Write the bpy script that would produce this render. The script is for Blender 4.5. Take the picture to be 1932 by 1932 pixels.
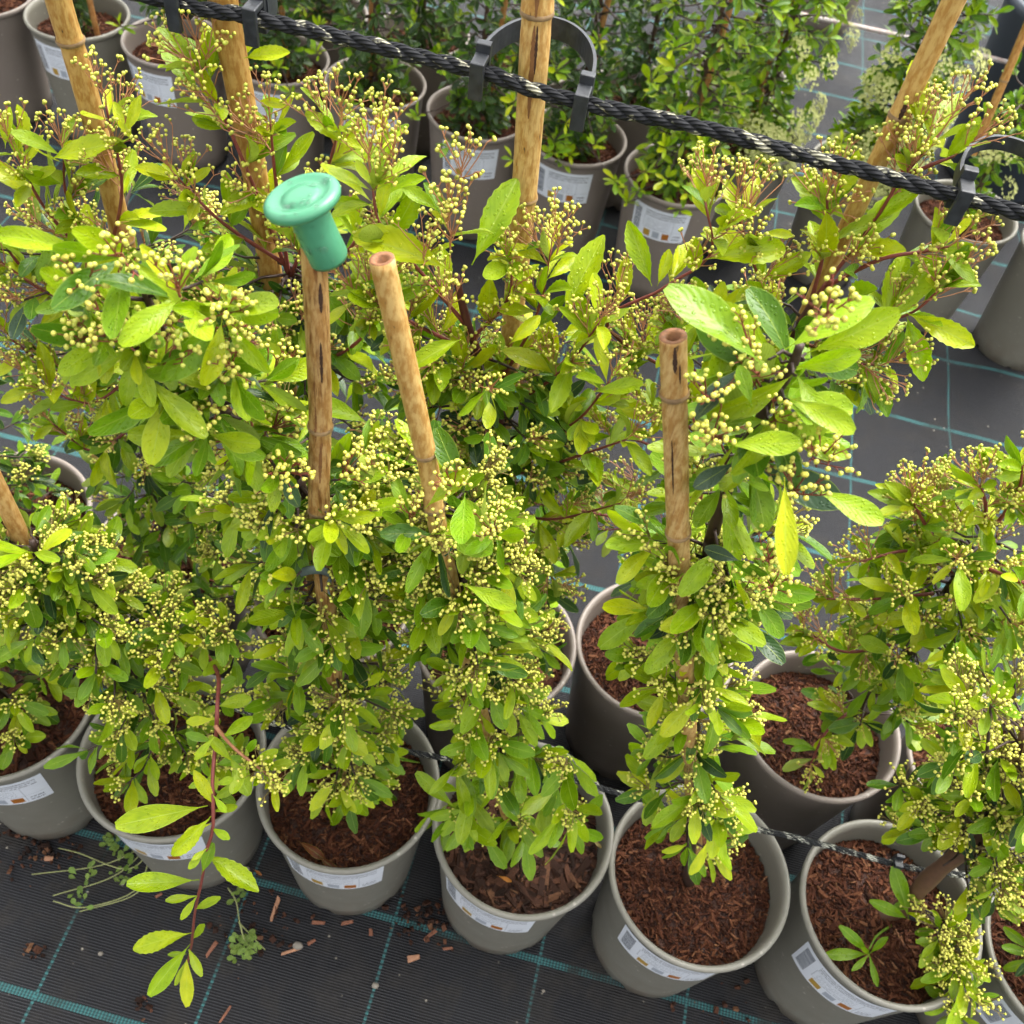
import bpy, math, random
import numpy as np
from mathutils import Vector, Matrix

random.seed(7); rng = np.random.default_rng(11)
R = math.radians
for o in list(bpy.data.objects): bpy.data.objects.remove(o)
SC = bpy.context.scene
COL = SC.collection

# ------------------------------------------------------------------ camera
PITCH, YAW, ROLL, CAM_H, FPX = R(52.39), R(-4.974), R(10.40), 1.6966, 1870.7   # FPX: focal length for a 1932 px wide frame
FW = np.array([math.sin(YAW)*math.cos(PITCH), math.cos(YAW)*math.cos(PITCH), -math.sin(PITCH)])
_r0 = np.array([math.cos(YAW), -math.sin(YAW), 0.0]); _u0 = np.cross(_r0, FW)
RT = _r0*math.cos(ROLL)+_u0*math.sin(ROLL); UP = -_r0*math.sin(ROLL)+_u0*math.cos(ROLL)
CAM = np.array([0, 0, CAM_H])
cd = bpy.data.cameras.new('camera'); cam = bpy.data.objects.new('camera', cd); COL.objects.link(cam)
cam.matrix_world = Matrix([[RT[i], UP[i], -FW[i], CAM[i]] for i in range(3)]+[[0, 0, 0, 1]])
cd.sensor_width = 36; cd.lens = FPX/1932*36; cd.clip_start = .02; cd.clip_end = 400
cd.dof.use_dof = True; cd.dof.focus_distance = .93; cd.dof.aperture_fstop = 10.5
SC.camera = cam
SC.render.resolution_x = SC.render.resolution_y = 1024

# ------------------------------------------------------------------ sky, sun, exposure (bright overcast, wet)
SUN_EL, SUN_AZ = R(62), R(35)
w = bpy.data.worlds.new('World'); SC.world = w; w.use_nodes = True
nt = w.node_tree; bg = nt.nodes['Background']
sky = nt.nodes.new('ShaderNodeTexSky'); sky.sky_type = 'NISHITA'; sky.sun_disc = False
sky.sun_elevation = SUN_EL; sky.sun_rotation = SUN_AZ; sky.dust_density = 4; sky.air_density = 1.2
hs = nt.nodes.new('ShaderNodeHueSaturation'); hs.inputs['Saturation'].default_value = .07
nt.links.new(sky.outputs[0], hs.inputs['Color']); nt.links.new(hs.outputs[0], bg.inputs[0]); bg.inputs[1].default_value = .15
sl = bpy.data.lights.new('sun', 'SUN'); sl.energy = 1.2; sl.angle = R(40); sl.color = (1, .96, .88)
so = bpy.data.objects.new('sun', sl); COL.objects.link(so)
so.rotation_euler = Vector((-math.sin(SUN_AZ)*math.cos(SUN_EL), -math.cos(SUN_AZ)*math.cos(SUN_EL), -math.sin(SUN_EL))).to_track_quat('-Z', 'Y').to_euler()
vs = SC.view_settings; vs.view_transform = 'Standard'; vs.look = 'None'; vs.exposure = 1.95; vs.gamma = 1
SC.render.engine = 'CYCLES'
SC.cycles.use_denoising = True; SC.cycles.use_adaptive_sampling = True; SC.cycles.adaptive_threshold = .03
SC.cycles.max_bounces = 4; SC.cycles.diffuse_bounces = 3; SC.cycles.glossy_bounces = 2; SC.cycles.transmission_bounces = 3

# ------------------------------------------------------------------ helpers
def at(x, y, Y):
    """point on the vertical plane y=Y seen at x,y of a 1932 px wide print"""
    d = RT*(x-966)/FPX-UP*(y-966)/FPX+FW
    return CAM+d*(Y/d[1])
def atz(x, y, z):
    d = RT*(x-966)/FPX-UP*(y-966)/FPX+FW
    return CAM+d*((z-CAM_H)/d[2])
def proj(p):
    d = np.asarray(p, float)-CAM; z = d@FW
    return 966+FPX*(d@RT)/z, 966-FPX*(d@UP)/z, z
def nrm(v):
    v = np.asarray(v, float); return v/(np.linalg.norm(v)+1e-12)
def basis(d, n, s=1.0, loc=(0, 0, 0), sx=None):
    y = nrm(d); x = np.cross(y, n)
    if np.linalg.norm(x) < 1e-4: x = np.cross(y, (1, .3, .2))
    x = nrm(x); z = np.cross(x, y)
    M = np.eye(4); M[:3, 0] = x*(s if sx is None else sx); M[:3, 1] = y*s; M[:3, 2] = z*s; M[:3, 3] = loc
    return M
def mk(name, V, F, mats=(), uv=None, mi=None, smooth=True, col=None):
    """mesh from lists; faces may mix sizes"""
    me = bpy.data.meshes.new(name)
    me.from_pydata([tuple(map(float, v)) for v in V], [], [tuple(f) for f in F])
    for m in mats: me.materials.append(m)
    if mi is not None: me.polygons.foreach_set('material_index', np.asarray(mi, np.int32))
    if smooth: me.polygons.foreach_set('use_smooth', np.ones(len(F), bool))
    if uv is not None:
        lay = me.uv_layers.new(name='UVMap'); idx = np.zeros(len(me.loops), np.int32); me.loops.foreach_get('vertex_index', idx)
        lay.data.foreach_set('uv', np.asarray(uv, np.float32)[idx].ravel())
    if col is not None:
        a = me.color_attributes.new('tint', 'FLOAT_COLOR', 'POINT')
        c = np.ones((len(V), 4), np.float32); c[:, :3] = col; a.data.foreach_set('color', c.ravel())
    me.update(); return me
def quadmesh(name, V, Q, mats=(), uv=None, mi=None, col=None, smooth=True):
    """fast path for big all-quad meshes"""
    me = bpy.data.meshes.new(name); V = np.asarray(V, np.float32); Q = np.asarray(Q, np.int32); n = Q.shape[1]
    me.vertices.add(len(V)); me.vertices.foreach_set('co', V.ravel())
    me.loops.add(Q.size); me.loops.foreach_set('vertex_index', Q.ravel())
    me.polygons.add(len(Q)); me.polygons.foreach_set('loop_start', np.arange(0, Q.size, n, dtype=np.int32))
    me.polygons.foreach_set('loop_total', np.full(len(Q), n, np.int32))
    me.polygons.foreach_set('use_smooth', np.full(len(Q), smooth, bool))
    for m in mats: me.materials.append(m)
    if mi is not None: me.polygons.foreach_set('material_index', np.asarray(mi, np.int32))
    if uv is not None:
        lay = me.uv_layers.new(name='UVMap'); lay.data.foreach_set('uv', np.asarray(uv, np.float32)[Q.ravel()].ravel())
    if col is not None:
        a = me.color_attributes.new('tint', 'FLOAT_COLOR', 'POINT')
        c = np.ones((len(V), 4), np.float32); c[:, :3] = col; a.data.foreach_set('color', c.ravel())
    me.update(calc_edges=True); return me
def ob(name, data, parent=None, M=None, color=None):
    o = bpy.data.objects.new(name, data); COL.objects.link(o)
    if parent is not None: o.parent = parent
    if M is not None: o.matrix_basis = Matrix(M.tolist() if hasattr(M, 'tolist') else M)
    if color is not None: o.color = (*color, 1)
    return o
def tag(o, label, cat, group=None, kind=None):
    if label: o['label'] = label
    if cat: o['category'] = cat
    if group: o['group'] = group
    if kind: o['kind'] = kind
    return o
def empty(name, loc, label, cat, group=None):
    o = bpy.data.objects.new(name, None); COL.objects.link(o); o.location = [float(v) for v in loc]
    o.empty_display_size = .05
    return tag(o, label, cat, group)
def trans(v):
    M = np.eye(4); M[:3, 3] = v; return M
def lathe(prof, n=48, closed_bottom=False):
    V, F = [], []
    for r, z in prof:
        for i in range(n):
            a = 2*math.pi*i/n; V.append((r*math.cos(a), r*math.sin(a), z))
    for k in range(len(prof)-1):
        for i in range(n):
            j = (i+1) % n; F.append((k*n+i, k*n+j, (k+1)*n+j, (k+1)*n+i))
    if closed_bottom: F.append(tuple(reversed(range(n))))
    return V, F
def smooth_path(pts, n):
    """Catmull-Rom through pts, n samples"""
    p = np.asarray(pts, float)
    if len(p) == 2:
        t = np.linspace(0, 1, n)[:, None]; return p[0]*(1-t)+p[1]*t
    q = np.vstack([2*p[0]-p[1], p, 2*p[-1]-p[-2]]); out = []
    for s in np.linspace(0, len(p)-1-1e-9, n):
        i = int(s); t = s-i; a, b, c, d = q[i:i+4]
        out.append(.5*((2*b)+(-a+c)*t+(2*a-5*b+4*c-d)*t*t+(-a+3*b-3*c+d)*t**3))
    return np.array(out)
def tube(path, rad, sides=8, cap=True, off=0):
    path = np.asarray(path, float); n = len(path); rad = np.broadcast_to(rad, (n,)) if np.ndim(rad) == 0 else np.asarray(rad)
    T = np.gradient(path, axis=0); V, F = [], []
    ref = np.array([.31, .2, .93]); x = None
    for k in range(n):
        t = nrm(T[k])
        if x is None:
            x = nrm(np.cross(t, ref)) if abs(t@ref) < .95 else nrm(np.cross(t, (1, 0, 0)))
        x = nrm(x-t*(x@t)); y = np.cross(t, x)
        for i in range(sides):
            a = 2*math.pi*i/sides; V.append(path[k]+rad[k]*(math.cos(a)*x+math.sin(a)*y))
    for k in range(n-1):
        for i in range(sides):
            j = (i+1) % sides; F.append((off+k*sides+i, off+k*sides+j, off+(k+1)*sides+j, off+(k+1)*sides+i))
    if cap:
        F.append(tuple(off+i for i in reversed(range(sides)))); F.append(tuple(off+(n-1)*sides+i for i in range(sides)))
    return V, F

# ------------------------------------------------------------------ node helpers / materials
class NT:
    def __init__(s, name):
        s.m = bpy.data.materials.new(name); s.m.use_nodes = True; s.t = s.m.node_tree
        s.b = s.t.nodes['Principled BSDF']; s.out = s.t.nodes['Material Output']
    def n(s, typ, **kw):
        x = s.t.nodes.new('ShaderNode'+typ)
        for k, v in kw.items():
            if k in x.inputs.keys() if isinstance(k, str) else False: s.set(x.inputs[k], v)
            else: setattr(x, k, v)
        return x
    def set(s, inp, v):
        if isinstance(v, bpy.types.NodeSocket): s.t.links.new(v, inp)
        else:
            if hasattr(inp, 'default_value') and inp.type == 'RGBA' and not hasattr(v, '__len__'): v = (v, v, v, 1)
            if inp.type == 'RGBA' and len(v) == 3: v = (*v, 1)
            inp.default_value = v
    def math(s, op, a, b=0.0, c=None):
        x = s.t.nodes.new('ShaderNodeMath'); x.operation = op
        s.set(x.inputs[0], a); s.set(x.inputs[1], b)
        if c is not None: s.set(x.inputs[2], c)
        return x.outputs[0]
    def mix(s, f, a, b, blend='MIX'):
        x = s.t.nodes.new('ShaderNodeMix'); x.data_type = 'RGBA'; x.blend_type = blend
        s.set(x.inputs[0], f); s.set(x.inputs[6], a); s.set(x.inputs[7], b); return x.outputs[2]
    def ramp(s, f, stops, mode='LINEAR'):
        x = s.t.nodes.new('ShaderNodeValToRGB'); s.set(x.inputs[0], f); x.color_ramp.interpolation = mode
        e = x.color_ramp.elements
        while len(e) < len(stops): e.new(.5)
        for i, (p, c) in enumerate(stops):
            e[i].position = p; e[i].color = (c, c, c, 1) if not hasattr(c, '__len__') else (*c, 1)
        return x.outputs[0]
    def noise(s, vec, scale, detail=3, rough=.5):
        x = s.t.nodes.new('ShaderNodeTexNoise'); s.set(x.inputs['Vector'], vec) if vec is not None else None
        x.inputs['Scale'].default_value = scale; x.inputs['Detail'].default_value = detail; x.inputs['Roughness'].default_value = rough
        return x.outputs['Fac']
    def mapr(s, vec, loc=(0, 0, 0), scale=(1, 1, 1), rot=(0, 0, 0)):
        x = s.t.nodes.new('ShaderNodeMapping'); s.set(x.inputs[0], vec); x.inputs[1].default_value = loc; x.inputs[2].default_value = rot; x.inputs[3].default_value = scale
        return x.outputs[0]
    def coord(s, k='Object'):
        return s.t.nodes.new('ShaderNodeTexCoord').outputs[k]
    def bump(s, h, dist=.001, strength=1.0, normal=None):
        x = s.t.nodes.new('ShaderNodeBump'); s.set(x.inputs['Height'], h); x.inputs['Distance'].default_value = dist; x.inputs['Strength'].default_value = strength
        if normal is not None: s.set(x.inputs['Normal'], normal)
        return x.outputs[0]
    def base(s, **kw):
        for k, v in kw.items():
            s.set(s.b.inputs[{'color': 'Base Color', 'rough': 'Roughness', 'normal': 'Normal', 'spec': 'Specular IOR Level', 'coat': 'Coat Weight', 'coat_rough': 'Coat Roughness', 'metal': 'Metallic'}[k]], v)
        return s.m
    def sep(s, v):
        x = s.t.nodes.new('ShaderNodeSeparateXYZ'); s.set(x.inputs[0], v); return x.outputs

def leaf_mat(name, joined=False, wet=1.0):
    k = NT(name); uv = k.coord('UV'); u, v, _ = k.sep(uv)
    oi = k.n('ObjectInfo'); geo = k.n('NewGeometry')
    if joined:
        at_ = k.n('Attribute', attribute_name='tint'); tint = at_.outputs['Color']; rnd = geo.outputs['Random Per Island']
    else:
        tint = oi.outputs['Color']; rnd = oi.outputs['Random']
    c = k.math('ABSOLUTE', k.math('SUBTRACT', u, .5))
    # blotches of paler and deeper green over the blade
    cv = k.n('CombineXYZ'); k.set(cv.inputs[0], k.math('MULTIPLY', u, .5)); k.set(cv.inputs[1], v); k.set(cv.inputs[2], k.math('MULTIPLY', rnd, 37.0))
    nz = k.noise(cv.outputs[0], 4.5, 3)
    col = k.mix(k.ramp(nz, [(.3, 0.0), (.7, 1.0)]), k.mix(1.0, tint, (.80, .84, .8), 'MULTIPLY'), k.mix(1.0, tint, (1.16, 1.08, 1.0), 'MULTIPLY'))
    veins = k.math('SINE', k.math('MULTIPLY', k.math('SUBTRACT', v, k.math('MULTIPLY', c, .55)), 62.0))
    col = k.mix(k.math('MULTIPLY', k.ramp(veins, [(.86, 0.0), (1.0, 1.0)]), .22), col, k.mix(1.0, tint, (1.5, 1.3, 1.6), 'MULTIPLY'))
    pale = k.mix(.5, tint, (.34, .42, .07))
    edge = k.math('MAXIMUM', k.ramp(c, [(.455, 0.0), (.485, .8)]), k.ramp(c, [(.012, .85), (.03, 0.0)]))
    col = k.mix(edge, col, pale)
    under = k.mix(.6, tint, (.28, .33, .075))
    col = k.mix(geo.outputs['Backfacing'], col, under)
    # rain drops: raised lenses
    cw = k.n('CombineXYZ'); k.set(cw.inputs[0], k.math('MULTIPLY', u, 5.0)); k.set(cw.inputs[1], k.math('MULTIPLY', v, 14.0)); k.set(cw.inputs[2], k.math('MULTIPLY', rnd, 91.0))
    vo = k.n('TexVoronoi'); k.set(vo.inputs['Vector'], cw.outputs[0]); vo.inputs['Scale'].default_value = 1.15
    drop = k.ramp(vo.outputs['Distance'], [(.0, 1.0), (.20, .75), (.30, 0.0)])
    h = k.math('ADD', k.math('MULTIPLY', veins, .10), k.math('MULTIPLY', drop, 1.0*wet))
    h = k.math('ADD', h, k.math('MULTIPLY', nz, .9))
    nb = k.bump(h if not joined else k.math('MULTIPLY', veins, .1), .0007, .75)
    rough = k.mix(drop, k.mix(rnd, (.24,)*3, (.42,)*3), (.08,)*3)
    k.base(color=col, rough=rough, normal=nb, spec=.30)
    tr = k.n('BsdfTranslucent'); k.set(tr.inputs['Color'], k.mix(1.0, col, (1.05, 1.2, .4), 'MULTIPLY')); k.set(tr.inputs['Normal'], nb)
    ms = k.n('MixShader'); ms.inputs[0].default_value = .30
    k.t.links.new(k.b.outputs[0], ms.inputs[1]); k.t.links.new(tr.outputs[0], ms.inputs[2]); k.t.links.new(ms.outputs[0], k.out.inputs[0])
    return k.m
M_LEAF = leaf_mat('leaf_blade'); M_LEAFJ = leaf_mat('leaf_blade_joined', True)

def bud_mat():
    k = NT('flower_bud'); at_ = k.n('Attribute', attribute_name='tint'); oi = k.n('ObjectInfo')
    col = k.mix(1.0, at_.outputs['Color'], oi.outputs['Color'], 'MULTIPLY')
    nz = k.noise(k.coord('Object'), 380, 2); col = k.mix(k.math('MULTIPLY', nz, .35), col, (.42, .44, .10))
    k.b.inputs['Subsurface Weight'].default_value = .0
    return k.base(color=col, rough=.38, spec=.4)
M_BUD = bud_mat()
def plain_tinted(name, rough=.5, scale=300, amt=.35, dark=(.5, .5, .5)):
    k = NT(name); oi = k.n('ObjectInfo'); nz = k.noise(k.coord('Object'), scale, 3)
    col = k.mix(k.math('MULTIPLY', nz, amt), oi.outputs['Color'], k.mix(1.0, oi.outputs['Color'], dark, 'MULTIPLY'))
    return k.base(color=col, rough=rough)
M_STALK = plain_tinted('flower_stalk', .45)
M_WOOD = plain_tinted('shrub_wood', .6, 160, .8, (.35, .3, .28))

def pot_mat():
    k = NT('pot_plastic'); oi = k.n('ObjectInfo'); p = k.coord('Object'); u, v, z = k.sep(p)
    n1 = k.noise(p, 9, 4, .6); n2 = k.noise(p, 260, 2)
    col = k.mix(k.ramp(n1, [(.35, 0.0), (.75, .35)]), oi.outputs['Color'], k.mix(1.0, oi.outputs['Color'], (.72, .70, .66), 'MULTIPLY'))
    # splash dirt: pale grit specks and a dusty foot
    vo = k.n('TexVoronoi'); k.set(vo.inputs['Vector'], p); vo.inputs['Scale'].default_value = 70
    spk = k.math('MULTIPLY', k.ramp(vo.outputs['Distance'], [(.10, 1.0), (.2, 0.0)]), k.ramp(k.noise(p, 25, 2), [(.50, 0.0), (.62, .7)]))
    col = k.mix(spk, col, (.36, .34, .29))
    foot = k.math('MULTIPLY', k.ramp(z, [(.0, .75), (.10, 0.0)]), k.ramp(k.noise(p, 38, 4), [(.4, 0.0), (.62, 1.0)]))
    col = k.mix(foot, col, (.13, .105, .08))
    return k.base(color=col, rough=k.mix(n1, (.34,)*3, (.55,)*3), normal=k.bump(n2, .0003, .4), spec=.4)
M_POT = pot_mat()
def mulch_mat(name, stops):
    k = NT(name); g = k.n('NewGeometry'); p = k.coord('Object')
    c = k.ramp(g.outputs['Random Per Island'], stops)
    f = k.noise(k.mapr(p, scale=(1, 1, 1)), 420, 4, .7)
    c = k.mix(k.ramp(f, [(.35, .55), (.7, 0.0)]), c, (.018, .010, .007))
    return k.base(color=c, rough=.8, normal=k.bump(f, .0012, .8), spec=.15)
BARK = [(.0, (.024, .0075, .0035)), (.35, (.070, .021, .010)), (.75, (.122, .041, .018)), (.95, (.18, .070, .032)), (1, (.25, .12, .058))]
M_MULCH = mulch_mat('bark_mulch', BARK)
M_MULCH_DARK = mulch_mat('wet_leaf_litter', [(.0, (.014, .008, .006)), (.5, (.05, .022, .014)), (.85, (.12, .05, .028)), (1, (.20, .10, .05))])
def soil_mat():
    k = NT('compost'); p = k.coord('Object'); a = k.noise(p, 60, 5, .7); b = k.noise(p, 400, 3, .7)
    c = k.ramp(a, [(.3, (.016, .008, .006)), (.55, (.055, .022, .014)), (.75, (.10, .045, .026))])
    return k.base(color=c, rough=.8, normal=k.bump(k.math('ADD', a, k.math('MULTIPLY', b, .5)), .006, .9))
M_SOIL = soil_mat()

def cane_mat():
    k = NT('bamboo'); oi = k.n('ObjectInfo'); p = k.coord('Object')
    fl = k.mapr(p, scale=(1, 1, .35))
    a = k.noise(fl, 60, 5, .65); b = k.noise(k.mapr(p, scale=(1, 1, .07)), 420, 3, .6); c3 = k.noise(p, 14, 3)
    vec = k.n('VectorMath', operation='ADD'); k.set(vec.inputs[0], fl); cx = k.n('CombineXYZ'); k.set(cx.inputs[2], k.math('MULTIPLY', oi.outputs['Random'], 9.0)); k.set(vec.inputs[1], cx.outputs[0])
    a = k.noise(vec.outputs[0], 210, 5, .62)
    col = k.mix(k.ramp(a, [(.42, 0.0), (.58, .85)]), oi.outputs['Color'], k.mix(1.0, oi.outputs['Color'], (.66, .50, .32), 'MULTIPLY'))
    col = k.mix(k.math('MULTIPLY', k.ramp(b, [(.5, 0.0), (.68, 1.0)]), oi.outputs['Alpha']), col, k.mix(1.0, oi.outputs['Color'], (.34, .20, .11), 'MULTIPLY'))
    d = k.noise(vec.outputs[0], 210, 2)
    col = k.mix(k.ramp(d, [(.70, 0.0), (.76, .8)]), col, (.035, .02, .012))
    return k.base(color=col, rough=.5, normal=k.bump(k.math('ADD', a, k.math('MULTIPLY', b, .7)), .0006, .6), spec=.3)
M_CANE = cane_mat()
def simple(name, col, rough=.5, nscale=120, namt=.5, dark=.5, bump=.0004, spec=.4):
    k = NT(name); p = k.coord('Object'); a = k.noise(p, nscale, 4, .6)
    c = k.mix(k.math('MULTIPLY', k.ramp(a, [(.35, 0.0), (.7, 1.0)]), namt), col, tuple(x*dark for x in col))
    return k.base(color=c, rough=rough, normal=k.bump(a, bump, .7), spec=spec)
M_CANE_NODE = simple('bamboo_node', (.30, .19, .09), .6, 90, .8, .35)
M_CANE_CUT = simple('bamboo_cut_end', (.26, .11, .045), .7, 300, .7, .35)
M_CLIP = simple('black_plastic', (.028, .031, .036), .42, 110, .8, .25, .0007)
M_CAP = simple('green_rubber', (.055, .225, .118), .36, 30, .25, .75, .0003, .5)
M_DROP = None
def drop_mat():
    k = NT('water_drop'); k.base(color=(1, 1, 1), rough=.02); k.b.inputs['Transmission Weight'].default_value = 1; k.b.inputs['IOR'].default_value = 1.33
    return k.m
M_DROP = drop_mat()
def rope_mat(name, base, fleck, thr, fscale=(60, 60, 60)):
    k = NT(name); uv = k.coord('UV'); u, v, _ = k.sep(uv)
    fib = k.math('SINE', k.math('ADD', k.math('MULTIPLY', u, 38.0), k.math('MULTIPLY', v, 900.0)))
    nz = k.noise(k.mapr(uv, scale=(2, 55, 1)), 1.0, 4, .65)
    fl = k.ramp(nz, [(thr, 0.0), (thr+.05, 1.0)])
    fl = k.math('MULTIPLY', fl, k.ramp(fib, [(.0, .25), (.4, 1.0)]))
    c = k.mix(k.ramp(fib, [(.0, .0), (1.0, .6)]), base, tuple(min(1, x*2.6) for x in base))
    c = k.mix(fl, c, fleck)
    return k.base(color=c, rough=.85, normal=k.bump(fib, .0007, .9), spec=.2)
M_ROPE = rope_mat('black_rope', (.011, .0115, .013), (.34, .32, .24), .60)
M_ROPE_F = rope_mat('frayed_rope', (.013, .0135, .015), (.42, .40, .29), .52)
M_CORD = rope_mat('speckled_cord', (.018, .019, .02), (.62, .62, .52), .52)
M_CORD_P = rope_mat('pale_cord', (.42, .30, .27), (.72, .70, .68), .45)
M_TIE = simple('grey_tie', (.10, .13, .125), .6, 200, .4, .6)
M_STONE = simple('grit_stone', (.22, .195, .16), .8, 60, .5, .5)
M_WEED = plain_tinted('weed_green', .55, 120, .5)
M_SLATE = simple('slate_plastic', (.045, .055, .07), .45, 12, .5, .7)

def sticker_mat():
    k = NT('label_print'); uv = k.coord('UV'); u, v, _ = k.sep(uv)
    def box(u0, u1, v0, v1):
        a = k.math('MULTIPLY', k.math('GREATER_THAN', u, u0), k.math('LESS_THAN', u, u1))
        b = k.math('MULTIPLY', k.math('GREATER_THAN', v, v0), k.math('LESS_THAN', v, v1))
        return k.math('MULTIPLY', a, b)
    col = k.mix(k.noise(uv, 14, 3), (.56, .59, .65), (.66, .69, .74))
    bars = k.math('GREATER_THAN', k.noise(k.mapr(uv, scale=(.001, 95, 1)), 1.0, 1), .48)
    col = k.mix(k.math('MULTIPLY', box(.04, .17, .12, .88), bars), col, (.10, .11, .13))
    wob = k.noise(k.mapr(uv, scale=(70, 9, 1)), 1.0, 2)
    def text(u0, u1, v0, v1, lines, dens):
        s = k.math('GREATER_THAN', k.math('SINE', k.math('MULTIPLY', k.math('SUBTRACT', v, v0), lines*6.283/(v1-v0))), .1)
        return k.math('MULTIPLY', k.math('MULTIPLY', box(u0, u1, v0, v1), s), k.math('GREATER_THAN', wob, dens))
    col = k.mix(text(.25, .93, .72, .94, 3, .42), col, (.16, .17, .20))
    col = k.mix(k.math('MULTIPLY', text(.28, .70, .34, .66, 5, .47), .6), col, (.22, .24, .28))
    for b in ((.24, .76, .33, .34), (.24, .76, .675, .685), (.24, .248, .33, .685), (.755, .763, .06, .685), (.76, .95, .33, .34)):
        col = k.mix(k.math('MULTIPLY', box(*b), .7), col, (.25, .27, .31))
    col = k.mix(box(.27, .39, .06, .27), col, (.36, .22, .03))
    col = k.mix(box(.44, .56, .06, .27), col, (.30, .33, .38))
    col = k.mix(box(.61, .73, .06, .27), col, (.32, .11, .012))
    col = k.mix(text(.79, .93, .08, .28, 2, .45), col, (.16, .17, .2))
    # rain-wet scuffs
    col = k.mix(k.ramp(k.noise(uv, 9, 5, .7), [(.58, 0.0), (.72, .5)]), col, (.55, .55, .52))
    return k.base(color=col, rough=.35, spec=.5)
M_LABEL = sticker_mat()

GX, GY, GS = .1375, .190, .2437
def ground_mat():
    k = NT('weed_fabric'); p = k.coord('Object'); x, y, z = k.sep(p)
    wob = k.math('MULTIPLY', k.math('SUBTRACT', k.noise(p, 3.2, 2), .5), k.ramp(k.math('DIVIDE', y, 6.0), [(.12, .0), (.4, 1.0)]))
    yy = k.math('ADD', y, k.math('MULTIPLY', wob, .055)); xx = k.math('ADD', x, k.math('MULTIPLY', wob, .018))
    def line(c, off, half):
        f = k.math('PINGPONG', k.math('SUBTRACT', c, off), GS/2)
        return k.math('LESS_THAN', f, half)
    rib = k.math('SINE', k.math('MULTIPLY', yy, 6.2832/.0042)); thr = k.math('SINE', k.math('MULTIPLY', xx, 6.2832/.0026))
    wv = k.math('ADD', k.math('MULTIPLY', rib, .7), k.math('MULTIPLY', k.math('MULTIPLY', thr, rib), .3))
    n1 = k.noise(p, 2.1, 5, .6); n2 = k.noise(p, 11, 5, .65); n3 = k.noise(p, 90, 3)
    col = k.mix(k.ramp(wv, [(-.0, 0.0), (1.0, 1.0)]), (.005, .005, .0056), (.060, .061, .067))
    col = k.mix(k.ramp(n1, [(.42, 0.0), (.75, .45)]), col, (.035, .035, .038))
    lx = line(yy, GY, .0058); ly = line(xx, GX, .0022)
    dash = k.ramp(k.math('SINE', k.math('MULTIPLY', xx, 6.2832/.0052)), [(.0, .35), (.5, 1.0)])
    dash2 = k.ramp(k.math('SINE', k.math('MULTIPLY', yy, 6.2832/.0085)), [(.0, .3), (.5, 1.0)])
    teal = k.math('MAXIMUM', k.math('MULTIPLY', lx, dash), k.math('MULTIPLY', ly, dash2))
    col = k.mix(k.math('MULTIPLY', teal, .68), col, (.055, .20, .20))
    # spilt compost smears
    near = k.ramp(k.math('ABSOLUTE', k.math('SUBTRACT', y, .43)), [(.06, 1.0), (.32, .0)])
    dirt = k.math('MULTIPLY', k.ramp(n2, [(.47, 0.0), (.60, .9)]), k.ramp(n1, [(.38, .12), (.54, 1.0)]))
    dirt = k.math('MULTIPLY', dirt, k.math('ADD', .5, k.math('MULTIPLY', near, .5)))
    col = k.mix(dirt, col, k.mix(n3, (.011, .010, .009), (.046, .042, .038)))
    grit = k.n('TexVoronoi'); k.set(grit.inputs['Vector'], p); grit.inputs['Scale'].default_value = 34
    col = k.mix(k.math('MULTIPLY', k.ramp(grit.outputs['Distance'], [(.055, 1.0), (.09, 0.0)]), k.ramp(n2, [(.5, 0.0), (.56, 1.0)])), col, (.30, .27, .22))
    wet = k.ramp(n1, [(.38, .42), (.62, .70)])
    return k.base(color=col, rough=wet, normal=k.bump(k.math('ADD', wv, k.math('MULTIPLY', n3, .8)), .0009, .8), spec=.14)
M_GROUND = ground_mat()

# ------------------------------------------------------------------ ground: one sheet of woven weed fabric
def build_ground():
    xs = np.concatenate([[-80, -30, -12, -6], np.linspace(-3.4, 3.4, 171), [6, 12, 30, 80]])
    ys = np.concatenate([[-80, -30, -10, -4], np.linspace(-.8, 5.2, 151), [8, 14, 30, 80]])
    X, Y = np.meshgrid(xs, ys); Z = np.zeros_like(X)
    far = np.clip((Y-1.0)/1.0, 0, 1)*np.exp(-np.clip(np.hypot(X, Y-1.5)-3, 0, None))
    for i in range(10):
        a, f, ph = rng.uniform(-.5, .5), rng.uniform(5, 19), rng.uniform(0, 6.28)
        Z += .0022*np.sin(f*(X*math.cos(a+1.3)+Y*math.sin(a+1.3))+ph)*far
    V = np.stack([X, Y, Z-.004], -1).reshape(-1, 3); nx = len(xs)
    i = np.arange((len(ys)-1)*(nx-1)); r, c = i//(nx-1), i % (nx-1); a = r*nx+c
    o = ob('ground', quadmesh('ground', V, np.stack([a, a+1, a+nx+1, a+nx], 1), [M_GROUND]))
    tag(o, 'dark woven ground cover fabric with teal grid threads under the pots', 'ground', kind='structure')
build_ground()

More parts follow.
